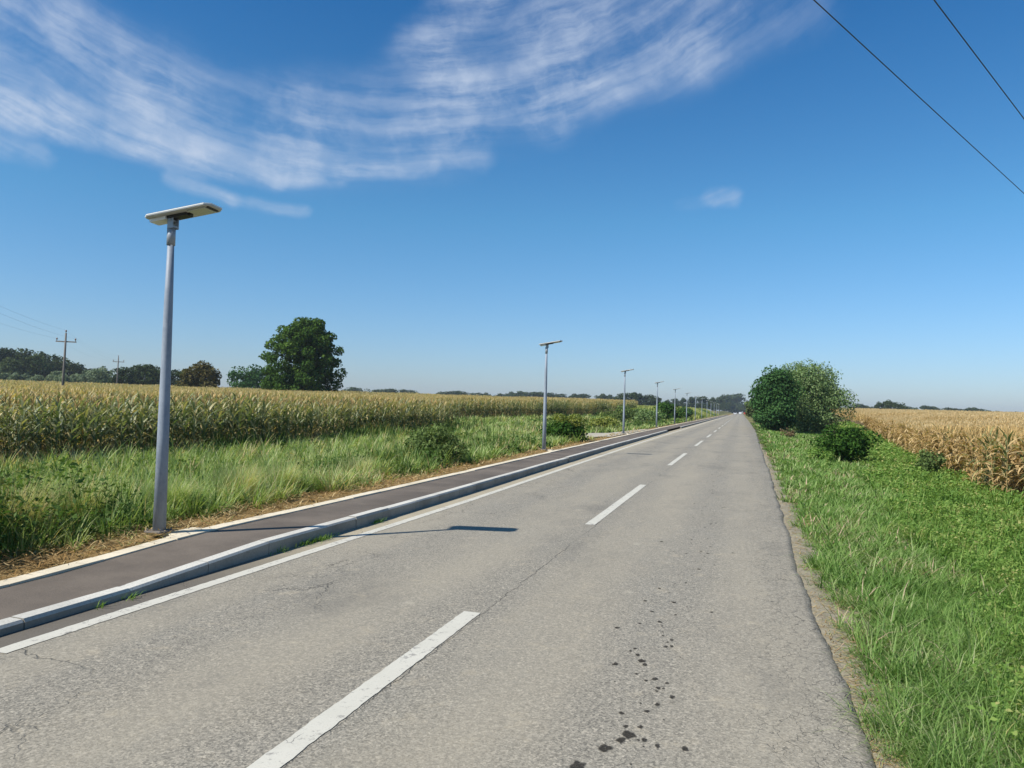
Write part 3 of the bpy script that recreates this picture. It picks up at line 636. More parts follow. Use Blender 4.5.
# ------------------------------------------------------------------ maize
def maize_parts(dry, s):
    """one plant: returns dict part -> (V,Q,T)"""
    g = np.random.default_rng(s); H = g.uniform(1.75, 2.1) if not dry else g.uniform(1.6, 2.0)
    st = [(np.array([[-.012, 0, 0]]),)]
    nL = 12; z = np.linspace(.12, .92, nL)*H*.95+g.normal(0, .02, nL); hd = (np.arange(nL) % 2)*math.pi+g.normal(0, .45, nL)+g.uniform(0, 6)
    L = np.interp(z/H, [0, .4, .75, 1], [.5, .85, .75, .45])*g.uniform(.85, 1.15, nL); W = np.interp(z/H, [0, .4, 1], [.055, .10, .06])*g.uniform(.85, 1.25, nL)
    if dry: th0 = g.uniform(.3, 1.1, nL); th1 = g.uniform(1.8, 3.4, nL); W = W*1.1
    else: th0 = g.uniform(.2, .5, nL); th1 = np.interp(z/H, [0, .5, 1], [2.7, 2.1, 1.3])+g.normal(0, .35, nL)
    tn = np.clip((z/H)*.72+g.normal(.02, .12, nL), 0, 1) if not dry else np.clip(g.uniform(.0, .95, nL), 0, 1)
    if not dry:
        for i in range(nL):
            if z[i]/H < .35 and g.random() < .35: tn[i] = .75; th1[i] = 3.0
    P = np.stack([np.zeros(nL), np.zeros(nL), z], 1)
    lv = ribbons(P, hd, L, W, th0, th1, 5, tn, .06)
    ta = ribbons(np.tile([[0, 0, H*.93]], (7, 1)), g.uniform(0, 6.28, 7), g.uniform(.2, .34, 7), np.full(7, .022), g.uniform(.05, .3, 7), g.uniform(.2, 1.0, 7), 2, np.full(7, .95), .5)
    # stalk: four-sided taper
    zs = np.array([0, H*.5, H*.98]); rr = np.array([.016, .012, .005]); an = np.arange(4)*math.pi/2
    V = np.array([[r*math.cos(a), r*math.sin(a), z_] for z_, r in zip(zs, rr) for a in an]); Q = np.array([[l*4+i, l*4+(i+1) % 4, l*4+4+(i+1) % 4, l*4+4+i] for l in range(2) for i in range(4)])
    stalk = (V, Q, np.full(len(V), .5 if not dry else .35))
    ez = H*g.uniform(.42, .5); ea = g.uniform(0, 6); e = np.array([math.cos(ea), math.sin(ea), 0]); c0 = np.array([0, 0, ez]); ax = e*.55+np.array([0, 0, .83])*(1 if not dry else -1)
    side = np.cross(ax, [0, 0, 1.]); side /= np.linalg.norm(side); up = np.cross(side, ax); rad = [.012, .03, .026, .006]
    V = np.array([c0+ax*t_*.24+(side*math.cos(a)+up*math.sin(a))*r for t_, r in zip((0, .3, .7, 1), rad) for a in np.arange(6)*math.pi/3]); Q = np.array([[l*6+i, l*6+(i+1) % 6, l*6+6+(i+1) % 6, l*6+6+i] for l in range(3) for i in range(6)])
    return dict(leaves=lv, tassel=ta, stalk=stalk, cob=(V, Q, np.full(len(V), .7)))
def maize_proto(dry, s, leafmat=None):
    pt = maize_parts(dry, s); t = empty('dry_maize_plant' if dry else 'maize_plant', (0, 0, 0))
    lm = leafmat or M['drymaize' if dry else 'maize']
    for nm, mt in (('stalk', M['drystalk' if dry else 'stalk']), ('leaves', lm), ('tassel', M['tassel']), ('cob', M['cob'])):
        V, Q, T = pt[nm]; npobj(nm, V, Q, mt, T, t)
    return t, pt
def scatter(protos, X, Y, Z, scl, name, mt, lean=.06, tadd=.08, kind='stuff', keep=None):
    """all the plants of a field that nobody could count: one mesh"""
    idx = rng.integers(0, len(protos), len(X)); Vs, Qs, Ts, k_ = [], [], [], 0
    for j, (V, Q, T) in enumerate(protos):
        s = np.where(idx == j)[0]
        if not len(s): continue
        a = rng.uniform(0, 6.28, len(s)); ca, sa = np.cos(a)[:, None], np.sin(a)[:, None]
        lx, ly = rng.normal(0, lean, (2, len(s), 1)); sc_ = scl[s][:, None]
        x = V[None, :, 0]*ca-V[None, :, 1]*sa; y = V[None, :, 0]*sa+V[None, :, 1]*ca; z = np.repeat(V[None, :, 2], len(s), 0)
        W = np.stack([(x+z*lx)*sc_+X[s][:, None], (y+z*ly)*sc_+Y[s][:, None], z*sc_+Z[s][:, None]], -1).reshape(-1, 3)
        q_ = (Q[None]+(np.arange(len(s))*len(V))[:, None, None]).reshape(-1, 4)+k_
        Vs.append(W); Qs.append(q_); Ts.append(np.clip(np.tile(T, len(s))+np.repeat(rng.normal(0, tadd, len(s)), len(V)), 0, 1)); k_ += len(W)
    o = npobj(name, np.concatenate(Vs), np.concatenate(Qs), mt, np.concatenate(Ts)); return tag(o, kind=kind)
def lod(pt, level):
    if level == 0: return join([pt['stalk'], pt['leaves'], pt['tassel'], pt['cob']])
    V, Q, T = pt['leaves']; n = len(V)//12
    if level == 1:   # upper two thirds, every second rib dropped
        nl = 12; V = V.reshape(nl, 6, 2, 3)[4:, [0, 2, 4, 5]]; T = T.reshape(nl, 6, 2)[4:, [0, 2, 4, 5]]; S = 3
        b = ((np.arange(8)*8)[:, None]+(np.arange(S)*2)[None]).ravel(); return join([(V.reshape(-1, 3), np.stack([b, b+1, b+3, b+2], 1), T.ravel()), pt['tassel']])
    V = V.reshape(12, 6, 2, 3)[7:, [0, 3, 5]].copy(); T = T.reshape(12, 6, 2)[7:, [0, 3, 5]]
    b = ((np.arange(5)*6)[:, None]+(np.arange(2)*2)[None]).ravel()
    C = V.mean(2, keepdims=True); V = C+(V-C)*2.2
    tv, tq, tt = pt['tassel']; tv = tv.reshape(7, 3, 2, 3)[:3]; C = tv.mean(2, keepdims=True); tv = (C+(tv-C)*2.5).reshape(-1, 3); b2 = ((np.arange(3)*6)[:, None]+(np.arange(2)*2)[None]).ravel()
    return join([(V.reshape(-1, 3), np.stack([b, b+1, b+3, b+2], 1), T.ravel()), (tv, np.stack([b2, b2+1, b2+3, b2+2], 1), tt.reshape(7, -1)[:3].ravel())])
NV = 7
LP = [maize_proto(False, 100+i) for i in range(NV)]; DP = [maize_proto(True, 200+i) for i in range(NV)]
greenleaf = leafy('green_maize_leaf', [(0, (.09, .13, .035)), (.5, (.20, .25, .08)), (1, (.42, .38, .15))], .38, .06, vary=.2)
GP = [maize_proto(False, 300+i, greenleaf) for i in range(3)]
def rows(x0, x1, y0, y1, dx, dy, jit=.06):
    xs = np.arange(x0, x1, dx); yv = np.arange(y0, y1, dy); A, B = np.meshgrid(xs, yv)
    return (A+rng.normal(0, jit, A.shape)).ravel(), (B+rng.normal(0, dy*.3, A.shape)).ravel()
def infield_left(x, y):
    e1 = np.interp(y, [0, 10, 16, 20, 28, 35, 50], [-18, -17.6, -17, -16.6, -17.3, -17.8, -18])+.2*np.sin(y*.5)+.12*np.sin(y*1.3); b1 = (y < 49.5) & (x < e1)
    e2 = np.interp(y, [49, 60, 78, 100, 130, 134], [-23.5, -23.5, -18.8, -14.5, -10.6, -10.2])+.3*np.sin(y*.5); b2 = (y >= 49.5) & (y < 133) & (x < e2)
    return b1 | b2
def infield_right(x, y): return x > corn_right(y)+.25*np.sin(y*.9)+.15*np.sin(y*2.3)
def azi(x, y): return np.degrees(np.arctan2(x, y))
def size_of(x, y): return .88*np.clip(1+.09*wav(x, y, .25, 1.), .85, 1.15)
def build_field(protos, X, Y, scl, name, leafm, singles, lab, grp, extra=None):
    dist = np.hypot(X, Y); a = azi(X, Y); vis = (a > -51) & (a < 18.5)
    if singles is None: singles = np.argsort(np.where(vis, dist, 1e9))[:300]
    keep = np.ones(len(X), bool); keep[singles] = False; Z = tz(X, Y)-.02
    used = {}
    for i in singles:
        pool = protos if extra is None or not extra(X[i], Y[i]) else GP
        t, _ = pool[rng.integers(len(pool))]
        o = t if id(t) not in used else copy_tree(t); used[id(t)] = 1
        o.location = (X[i], Y[i], Z[i]); o.rotation_euler = (rng.normal(0, .05), rng.normal(0, .05), rng.uniform(0, 6.28)); s = float(scl[i]); o.scale = (s, s, s)
        if pool is GP: o.name = 'maize_plant'; tag(o, 'still green maize plant among dry ones at the right field edge', 'maize plant', 'green maize plants in the right field')
        else: tag(o, lab, 'maize plant', grp)
    d2 = dist[keep]; X2, Y2, Z2, s2 = X[keep], Y[keep], Z[keep], scl[keep]; return X2, Y2, Z2, s2, d2
# left field
X1, Y1 = rows(-34, -17, 2, 135, .7, .23); kq = infield_left(X1, Y1) & ~on_track(X1, Y1); X1, Y1 = X1[kq], Y1[kq]
a_ = azi(X1, Y1); front = np.where((a_ > -51) & (X1 > -19.2) & (Y1 < 49))[0]; front = front[np.argsort(-X1[front]+.02*np.hypot(X1[front], Y1[front]))][:300]
Xa, Ya, Za, sa_, da_ = build_field(LP, X1, Y1, size_of(X1, Y1), 'maize', M['maize'], front, 'maize plant in the front rows of the left field, green below, yellowing on top', 'maize plants at the front of the left field')
P0 = [lod(p[1], 0) for p in LP]; P1 = [lod(p[1], 1) for p in LP]; P2 = [lod(p[1], 2) for p in LP]
edge_d = np.minimum(-17.5-Xa, 99); nearrow = ((Xa > -23) & (Ya < 49.5)) | infield_left(Xa, Ya) & ~infield_left(Xa+2.6, Ya)
o1 = [(Xa[nearrow], Ya[nearrow], Za[nearrow], sa_[nearrow])]
f = ~nearrow
X3, Y3 = rows(-110, -34, 2, 133, .75, .42); kq = infield_left(X3, Y3) & (azi(X3, Y3) > -62) & (np.hypot(X3, Y3) < 125) & ~on_track(X3, Y3); X3, Y3 = X3[kq], Y3[kq]
X4, Y4 = rows(-260, -60, 15, 200, 1.5, .8); kq = (np.hypot(X4, Y4) >= 125) & (np.hypot(X4, Y4) < 215) & (azi(X4, Y4) > -60) & (azi(X4, Y4) < -22); X4, Y4 = X4[kq], Y4[kq]
def multi(name, mt, sets, label, cat=None):
    objs = []
    parts = []
    for pr, X, Y, Z, s in sets:
        n0 = scatter(pr, X, Y, Z, s, 'tmp', mt); me = n0.data
        V = np.empty(len(me.vertices)*3, np.float32); me.vertices.foreach_get('co', V); Q = np.empty(len(me.loops), np.int32); me.loops.foreach_get('vertex_index', Q)
        T = np.empty(len(me.vertices), np.float32); me.attributes['tint'].data.foreach_get('value', T); parts.append((V.reshape(-1, 3), Q.reshape(-1, 4), T))
        bpy.data.objects.remove(n0); bpy.data.meshes.remove(me)
    V, Q, T = join(parts); return tag(npobj(name, V, Q, mt, T), label, cat, kind='stuff')
multi('maize_crop', M['maize'], [(P0, *o1[0]), (P1, Xa[f], Ya[f], Za[f], sa_[f]), (P1, X3, Y3, tz(X3, Y3)-.05, size_of(X3, Y3)), (P2, X4, Y4, tz(X4, Y4)-.05, 1.05*size_of(X4, Y4))], 'ripening maize field stretching away behind the left front rows', 'maize field')
# right field
X1, Y1 = rows(6.2, 26, 8, 100, .7, .23); kq = infield_right(X1, Y1); X1, Y1 = X1[kq], Y1[kq]; s1 = 1.02*size_of(X1, Y1)
isg = lambda x, y: (wav(np.array([x]), np.array([y]), .55, 2.)[0] > .5) and rng.random() < .6 and x < corn_right(y)+2.0
Xa, Ya, Za, sa_, da_ = build_field(DP, X1, Y1, s1, 'dry', M['drymaize'], None, 'dry straw coloured maize plant with drooping leaves near the right field edge', 'dry maize plants near the right field edge', isg)
D0 = [lod(p[1], 0) for p in DP]; D1 = [lod(p[1], 1) for p in DP]; D2 = [lod(p[1], 2) for p in DP]
nr = (da_ < 42) | ~infield_right(Xa-2.6, Ya)
X3, Y3 = rows(26, 75, 25, 190, .8, .45); X3b, Y3b = rows(12, 26, 100, 190, .8, .45); X3, Y3 = np.concatenate([X3, X3b]), np.concatenate([Y3, Y3b])
kq = infield_right(X3, Y3) & (azi(X3, Y3) < 27); X3, Y3 = X3[kq], Y3[kq]
X4, Y4 = rows(25, 150, 190, 300, 1.5, .9); kq = azi(X4, Y4) < 25; X4, Y4 = X4[kq], Y4[kq]
multi('dry_maize_crop', M['drymaize'], [(D0, Xa[nr], Ya[nr], Za[nr], sa_[nr]), (D1, Xa[~nr], Ya[~nr], Za[~nr], sa_[~nr]), (D1, X3, Y3, tz(X3, Y3)-.05, size_of(X3, Y3)), (D2, X4, Y4, tz(X4, Y4)-.05, size_of(X4, Y4))], 'dry straw coloured maize field stretching away on the right', 'maize field')

# ------------------------------------------------------------------ grass and weeds (nobody could count them)
def polar(n, r0, r1, a0, a1, pw=0.):
    """points thinning out with distance"""
    r = r0*(r1/r0)**rng.random(n); a = np.radians(rng.uniform(a0, a1, n)); return r*np.sin(a), r*np.cos(a), r
def gather(P_x, P_y, rr, share, per, spread):
    """gathers a share of the blades into tufts that lean outwards; returns x, y, heading or nan, length factor, tint shift"""
    n = len(P_x); K = max(1, n//per); ci = rng.choice(n, K, replace=False); w_ = rng.random(n) < share; a_ = rng.integers(0, K, n)
    fx, fl, ft = rng.uniform(0, 6.28, n), rng.uniform(.6, 1.55, K), rng.normal(0, .13, K)
    q_ = np.abs(rng.normal(0, 1, n))*spread*(.7+.035*rr[ci[a_]])
    nx_ = np.where(w_, P_x[ci[a_]]+q_*np.cos(fx), P_x); ny_ = np.where(w_, P_y[ci[a_]]+q_*np.sin(fx), P_y)
    return nx_, ny_, np.where(w_, fx+rng.normal(0, .5, n), np.nan), np.where(w_, fl[a_], 1.), np.where(w_, ft[a_], 0.)
# right verge: long grass beside the road
x, y, r = polar(900000, 2.2, 130, -2, 40)
bound = 2.15+.095*(y-7)+.5*wav(x, y, .35, 3.)
kq = (x > edge_r(y)+.24+.12*wav(x*0+1, y, 2.2)+.08*rng.normal(0, 1, len(x))) & (x < corn_right(y)+.4)
x, y, r = x[kq], y[kq], r[kq]; bound = bound[kq]
lowz = x > bound+rng.normal(0, .15, len(x))
near_edge = smooth((x-edge_r(y)-.25)/.9)
g = ~lowz; gi = np.where(g)[0]
def grass(idx, x, y, r, hmin, hmax, wmin, name, mt, lab, tl=(.1, .75), S=2, bend=(.3, 1.5), tuft=None):
    xx, yy, rr = x[idx], y[idx], r[idx]; n = len(idx); hk = np.clip(1+.25*wav(xx, yy, .9, .5)+.30*wav(xx, yy, 3.1, 1.5), .45, 1.6)
    if tuft is not None: hk = hk*tuft[idx]
    xx, yy, th_, tl_, tt_ = gather(xx, yy, rr, .6, 45, .05); rr = np.hypot(xx, yy)
    L = rng.uniform(hmin, hmax, n)*hk*tl_; W = np.maximum(wmin, .00115*rr)*rng.uniform(.7, 1.4, n)
    hd = np.where(rng.random(n) < .6, 2.2*wav(xx, yy, 1.9, 2.5)+rng.normal(0, .7, n), rng.uniform(0, 6.28, n)); hd = np.where(np.isnan(th_), hd, th_); t0 = rng.uniform(0, .6, n); t1 = rng.uniform(*bend, n)
    tn = np.clip(rng.uniform(*tl, n)+.12*wav(xx, yy, 2.2, 4.)+.10*wav(xx, yy, 5.3, 1.)+tt_+(rng.random(n) < .05)*.5, 0, 1)
    V, Q, T = ribbons(np.stack([xx, yy, tz(xx, yy)-.02], 1), hd, L, W, t0, t1, S, tn)
    o = npobj(name, V, Q, mt, T); return tag(o, lab, 'grass', kind='stuff')
grass(gi, x, y, r, .11, .27, .0032, 'grass', M['grass'], 'long green grass along the right edge of the road', (.05, .86), 3, (.9, 2.6), .35+.75*near_edge)
# low broad-leaved weeds between that grass and the dry maize
wi = np.where(lowz)[0]; xx, yy, rr = x[wi], y[wi], r[wi]; sel = rng.random(len(wi)) < .55; wj = wi[sel]; xx, yy, rr = xx[sel], yy[sel], rr[sel]; n = len(wj); hk = .16*(1+.5*wav(xx, yy, 1.3, 2.)+.3*wav(xx, yy, 4.1, 1.))
hz = rng.random(n)*hk*1.4; Pw = np.stack([xx, yy, tz(xx, yy)+hz], 1); Nn = rng.normal(0, .55, (n, 3))+np.array([0, 0, 1.]); Nn /= np.linalg.norm(Nn, axis=1, keepdims=True)
V, Q, T = cards(Pw, Nn, np.maximum(.035, .0032*rr)*rng.uniform(.6, 1.4, n), .6, np.clip(rng.uniform(.1, .8, n)+.2*hz/.16*.6, 0, 1))
gi2 = wi[rng.random(len(wi)) < .75]; xx, yy, rr = x[gi2], y[gi2], r[gi2]; n2 = len(gi2)
xx, yy, th_, tl_, tt_ = gather(xx, yy, rr, .7, 60, .045); rr = np.hypot(xx, yy)
V2, Q2, T2 = ribbons(np.stack([xx, yy, tz(xx, yy)], 1), np.where(np.isnan(th_), rng.uniform(0, 6.28, n2), th_), rng.uniform(.10, .30, n2)*tl_, np.maximum(.004, .0012*rr)*rng.uniform(.7, 1.5, n2), rng.uniform(0, .6, n2), rng.uniform(.6, 2.2, n2), 2, np.clip(rng.uniform(.1, .9, n2)+tt_+(rng.random(n2) < .04)*.4, 0, 1))
V, Q, T = join([(V, Q, T), (V2, Q2, T2)]); tag(npobj('low_weeds', V, Q, M['weed'], T), 'bright green low weeds between the long grass and the dry maize', 'weeds', kind='stuff')
# left verge: tall pale grass
x, y, r = polar(720000, 5.5, 140, -75, -3)
off = edging_x(y)
kq = (x < off-.85+.30*wav(x*0, y, 1.2, 1.)+.1*rng.normal(0, 1, len(x))) & (~infield_left(x+.3, y)) & (x > -27) & (~on_track(x, y)) & ~((y > 38.5) & (y < 61) & (x > -9.2)) & (y < 135) & (y > -1)
x, y, r = x[kq], y[kq], r[kq]
frontd = smooth((off[kq]-.75-x)/.7); tall = (.55+.45*frontd)*np.clip(1-.15*smooth((-x-12)/3)+.25*smooth((-x-15.5)/2)*(y < 52), .5, 2)*(1+.35*smooth((y-56)/8)*(x < -9))
pick = wav(x, y, .33, 6.)+.5*wav(x, y, 1.1, 2.)+.7*smooth((-x-15.2)/2.0)*(y < 52)-.5*frontd*smooth((-x-9)/1.)*smooth((15-(-x))/1.)+1.2*smooth((9.3-y)/2.2)*smooth((x+9.3)/1.)
rank = pick+rng.normal(0, .3, len(x)) > .78
gi = np.where(~rank)[0]; grass(gi, x, y, r, .26, .50, .0045, 'tall_grass', M['tallgrass'], 'tall pale green grass between the footpath and the left maize', (.15, .85), 3, (.5, 1.9), tall)
# rank dark weeds: stems of small leaves
ri = np.where(rank)[0]; ri = ri[rng.random(len(ri)) < .9]; xx, yy, rr = x[ri], y[ri], r[ri]; n = len(ri); hk = (.52+.32*smooth((9.-yy)/2.5))*tall[ri]*(1-.45*smooth((-xx-13.5)/2))*np.clip(1+.45*wav(xx, yy, 1.2, 3.), .5, 1.6)
hz = hk*rng.random(n)**.55; Nn = rng.normal(0, .7, (n, 3))+np.array([0, 0, .7]); Nn /= np.linalg.norm(Nn, axis=1, keepdims=True)
jx, jy = rng.normal(0, .05, (2, n)); V, Q, T = cards(np.stack([xx+jx, yy+jy, tz(xx, yy)+hz], 1), Nn, np.maximum(.065, .0045*rr)*rng.uniform(.5, 1.5, n), .5, np.clip(rng.uniform(.05, .7, n)+.3*(hz/hk-.5), 0, 1))
gi2 = ri[rng.random(n) < .4]; xx, yy, rr = x[gi2], y[gi2], r[gi2]; n2 = len(gi2)
V2, Q2, T2 = ribbons(np.stack([xx, yy, tz(xx, yy)], 1), rng.uniform(0, 6.28, n2), rng.uniform(.4, .85, n2)*tall[gi2], np.maximum(.006, .0014*rr)*rng.uniform(.7, 1.3, n2), rng.uniform(0, .3, n2), rng.uniform(.1, .9, n2), 3, np.clip(rng.uniform(.2, 1., n2), 0, 1))
V, Q, T = join([(V, Q, T), (V2, Q2, T2)]); tag(npobj('rank_weeds', V, Q, M['rankweed'], T), 'dark leafy weeds among the tall grass of the left verge', 'weeds', kind='stuff')
# yellowing tussocks at the front of the left verge
tv = []
for (tx_, ty_, tr, th) in ((-7.55, 7.3, .38, .62), (-7.35, 8.6, .32, .55), (-7.6, 6.4, .5, .7), (-7.5, 10.3, .4, .62), (-7.5, 11.4, .4, .6), (-8.3, 19.5, .6, .6), (-8.1, 20.5, .5, .55), (-7.7, 14.5, .35, .5)):
    n = 900; a = rng.uniform(0, 6.28, n); q_ = tr*.6*np.sqrt(rng.random(n)); xx = tx_+q_*np.cos(a); yy = ty_+q_*np.sin(a)
    tv.append(ribbons(np.stack([xx, yy, tz(xx, yy)], 1), a+rng.normal(0, .6, n), th*rng.uniform(.6, 1.25, n), np.full(n, .009), rng.uniform(0, .35, n), rng.uniform(.3, 1.3, n), 3, np.clip(rng.uniform(.5, 1., n), 0, 1)))
V, Q, T = join(tv); tag(npobj('yellow_tussocks', V, Q, M['tallgrass'], T), 'yellowing grass tussocks along the front of the left verge', 'grass', kind='stuff')
# cut straw lying beside the edging, and straw and crumbs on the right shoulder
x, y, r = polar(150000, 5, 60, -75, -5); o_ = edging_x(y); kq = (x < o_-.0+.02*rng.normal(0, 1, len(x))) & (x > o_-1.15) & (y > 0); x, y, r = x[kq], y[kq], r[kq]; n = len(x)
V, Q, T = ribbons(np.stack([x, y, tz(x, y)+rng.uniform(.0, .07, n)*(1+.8*wav(x, y, 2.1))], 1), rng.uniform(0, 6.28, n), rng.uniform(.06, .22, n), np.maximum(.006, .0011*r)*rng.uniform(.6, 1.5, n), rng.uniform(.9, 1.6, n), rng.uniform(1.2, 2.0, n), 2, np.clip(rng.normal(.5, .27, n)+.3*wav(x, y, 1.3, 2.), 0, 1))
tag(npobj('cut_straw', V, Q, M['straw'], T), 'dry orange brown cut grass lying along the footpath edging', 'cut grass', kind='stuff')
x, y, r = polar(60000, 2.5, 60, -2, 35); e_ = edge_r(y); kq = (x > e_+.02) & (x < e_+.35); x, y, r = x[kq], y[kq], r[kq]; n = len(x)
V, Q, T = ribbons(np.stack([x, y, tz(x, y)+.004], 1), rng.uniform(0, 6.28, n), rng.uniform(.03, .12, n), np.maximum(.003, .0009*r), rng.uniform(1.3, 1.6, n), rng.uniform(1.4, 1.8, n), 2, np.clip(rng.normal(.55, .25, n), 0, .85))
tag(npobj('shoulder_straw', V, Q, M['straw'], T), 'dry straw scattered on the sandy right shoulder of the road', 'straw', kind='stuff')
# weeds in the gutter at the kerb
tv = []
for (yc, nn, sp) in ((8.25, 220, .2), (7.5, 30, .15), (5.3, 20, .06), (9.9, 60, .1), (5.0, 12, .05)):
    yy = yc+rng.normal(0, sp, nn); xx = kerb_x(yy)+.015+np.abs(rng.normal(0, .045, nn)); tv.append(ribbons(np.stack([xx, yy, xx*0+.0], 1), rng.uniform(-1.8, 1.8, nn), rng.uniform(.03, .10, nn), np.full(nn, .008), rng.uniform(.1, .7, nn), rng.uniform(.6, 1.7, nn), 2, rng.uniform(.1, .8, nn)))
V, Q, T = join(tv); tag(npobj('gutter_weeds', V, Q, M['weed'], T), 'small green weeds sprouting in the gutter at the kerb', 'weeds', kind='stuff')
# field strips beyond the left maize
n = 60000; y = rng.uniform(136, 330, n); x = -rng.uniform(8.5, 90, n); kq = azi(x, y) > -24; x, y = x[kq], y[kq]; n = len(x); band = np.clip(.5+.5*np.sin(y*.085+.5), 0, 1)
V, Q, T = ribbons(np.stack([x, y, tz(x, y)-.05], 1), rng.uniform(0, 6.28, n), rng.uniform(.3, .7, n)*(.5+band), np.full(n, .3), rng.uniform(0, .3, n), rng.uniform(.2, .9, n), 2, np.clip(band*.8+rng.normal(0, .12, n), 0, 1))
tag(npobj('low_crop', V, Q, M['crop'], T), 'yellow green low crop strips beyond the left maize', 'crop field', kind='stuff')

# ------------------------------------------------------------------ bushes
def bush(name, label, px, D, py, wpx, mt, n, leaf, nb=22, x=None, y=None, tlo=.1, thi=.8, cat='bush', sz=.42, stems=True):
    if x is None: x, y = col_at(px, D)
    h = top_at(px, py, D)-float(tz(x, y)); rad = wpx/2*D/FPX
    t = empty(name, (x, y, float(tz(x, y))), 0, label, cat)
    bl = envelope(h*.9, rad*.8, h*.06, int(nb*1.6), min(rad, h)*sz, 'dome', .2)
    mb = MB()
    for b in bl[:9]: mb.tube([(rng.normal(0, .08), rng.normal(0, .08), -.1), (b[0]*.5, b[1]*.5, b[2]*.55), b[:3]], [.022*h, .014*h, .004*h], 5)
    mb.build('stems', M['bark'], t); V, Q, T = crown(bl, n, leaf, tlo, thi, .4); npobj('foliage', V, Q, mt, T, t); return t
bush('bush', 'dark green rounded bush on the right verge before the dry maize', 843, 36, 425, 50, M['bushleaf'], 5200, .13, 24)
bush('bush', 'olive green loose shrub standing in the tall grass beside the footpath', 436, 20.5, 425, 54, M['oliveleaf'], 5200, .075, 30)
b2 = bush('bush', 'dark bush with a yellow top behind the second lamp', 566, 36, 421, 50, M['bushleaf'], 3400, .13, 20)
bl = [(rng.normal(0, .55), rng.normal(0, .5), rng.uniform(.95, 1.25), .3, .2) for _ in range(12)]; V, Q, T = crown(bl, 1500, .1); npobj('yellow_flowers', V, Q, M['goldleaf'], T, b2)
bush('bush', 'small olive green shrub at the right maize edge', 932, 32, 447, 22, M['oliveleaf'], 1100, .1, 14)
bush('bush', 'small bright green shrub in front of the dark right verge bush', 822, 34, 447, 26, M['weed'], 1000, .09, 10)
bush('bush', 'rusty brown dead weed clump at the foot of the right trees', 789, 66, 425, 12, M['rustleaf'], 260, .16, 10)
def D_at(px, X): return min(950., X/math.sin(-YAW+math.atan((px-512)/FPX)))
bush('bush', 'compact dark round bush standing beyond the fifth lamp, before the field strips', 686, D_at(686, -9.6), 407, 15, M['darkleaf'], 1500, .3, 14)
bush('hedge', 'uneven green hedge clump behind the fourth and fifth lamps', 669, D_at(669, -9.8), 401.5, 24, M['bushleaf'], 2600, .3, 20, cat='hedge')
bush('bush', 'pale weedy clump with yellow flowers beside the track', 606, 66, 419, 34, M['goldleaf'], 1200, .2, 14)
bush('bush', 'grey green willow clump on the verge between third and fourth lamps', 648, D_at(648, -10.), 409, 30, M['greyleaf'], 1800, .2, 16)
bush('bush', 'brownish scrub clump in front of the far end of the left maize', 622, D_at(622, -13.), 407, 34, M['oliveleaf'], 1700, .2, 16)

# ------------------------------------------------------------------ trees
def ptree(name, label, px, D, py, wpx, mt, n, leaf, cat='tree', **k):
    x, y = col_at(px, D); h = top_at(px, py, D)-float(tz(x, y)); return tree(name, label, cat, x, y, h, wpx/2*D/FPX, mt, n, leaf, **k)
# the big tree in the left field, crown clumps placed to its lopsided outline
D = 118.; x, y = col_at(303, D); s = D/FPX; base = float(tz(x, y)); H = top_at(303, 318, D)-base
bl = []
prof = [(0, 391, -30, 29), (1, 384, -33, 31), (2, 376, -34, 33), (3, 367, -34, 33), (4, 358, -34, 32), (5, 349, -30, 30), (6, 340, -24, 26), (7, 332, -17, 21), (8, 326, -8, 14)]
for _, py, a, b in prof:
    z = top_at(303, py, D)-base; w0, w1 = a*s, b*s; cxm = (w0+w1)/2; hw = (w1-w0)/2
    for kx in range(20):
        an = 2.4*kx+rng.uniform(-.5, .5); rr = ((kx+.5)/20)**.5*.95; u = cxm+hw*rr*math.cos(an); v = hw*rr*math.sin(an)
        sz_ = rng.uniform(.75, 1.35); bl.append((u*math.cos(YAW), u*math.sin(YAW)+v, z+rng.normal(0, .35)-.4, sz_, sz_*.8))
for (dx, py, sz_) in ((-36, 357, 1.0), (-32, 346, 1.0), (-21, 331, 1.0), (-5, 322, 1.0), (13, 323, 1.0), (26, 336, .8), (33, 350, .9), (36, 372, 1.0), (33, 384, .9), (31, 362, 1.), (-36, 386, .8)):
    bl.append((dx*s*math.cos(YAW), dx*s*math.sin(YAW), top_at(303, py, D)-base, sz_, sz_*.75))
tree('tree', 'large dark green broadleaf tree standing alone in the left maize field', 'tree', x, y, H, 6, M['oakleaf'], 34000, .40, blobs=bl, r=.32)
ptree('tree', 'brownish bushy tree between the nearest lamp and the lone large tree', 204, 150, 361, 42, M['brownleaf'], 4200, .5, nb=34, shape='cone')
ptree('tree', 'dark green tree half hidden behind the brownish bushy tree', 188, 165, 366, 20, M['woodleaf'], 1800, .5, nb=18)
ptree('tree', 'low dark green spreading tree just left of the lone large tree', 250, 175, 368, 44, M['darkleaf'], 3600, .55, nb=36, z0=.02, shape='dome')
# trees at the right of the road
ptree('tree', 'dark green feathery tree on the right verge, nearest to the road', 776, 84, 362, 42, M['darkleaf'], 17000, .26, nb=95, size=1.0, z0=.02, shape='dome', lump=.15)
ptree('tree', 'grey green rounded tree on the right, beside the dry maize', 807, 92, 361, 66, M['greyleaf'], 40000, .22, nb=130, size=1.45, z0=.03, shape='dome', lump=.12, tlo=.0, thi=.95)
ptree('tree', 'smaller dark tree behind the right roadside trees, overhanging the verge', 760, 130, 393, 24, M['woodleaf'], 2400, .4, nb=22, z0=.02)
ptree('tree', 'pale scrubby tree where the far road meets the right verge', 756, 190, 398, 16, M['oliveleaf'], 1200, .5, nb=14, z0=.02)
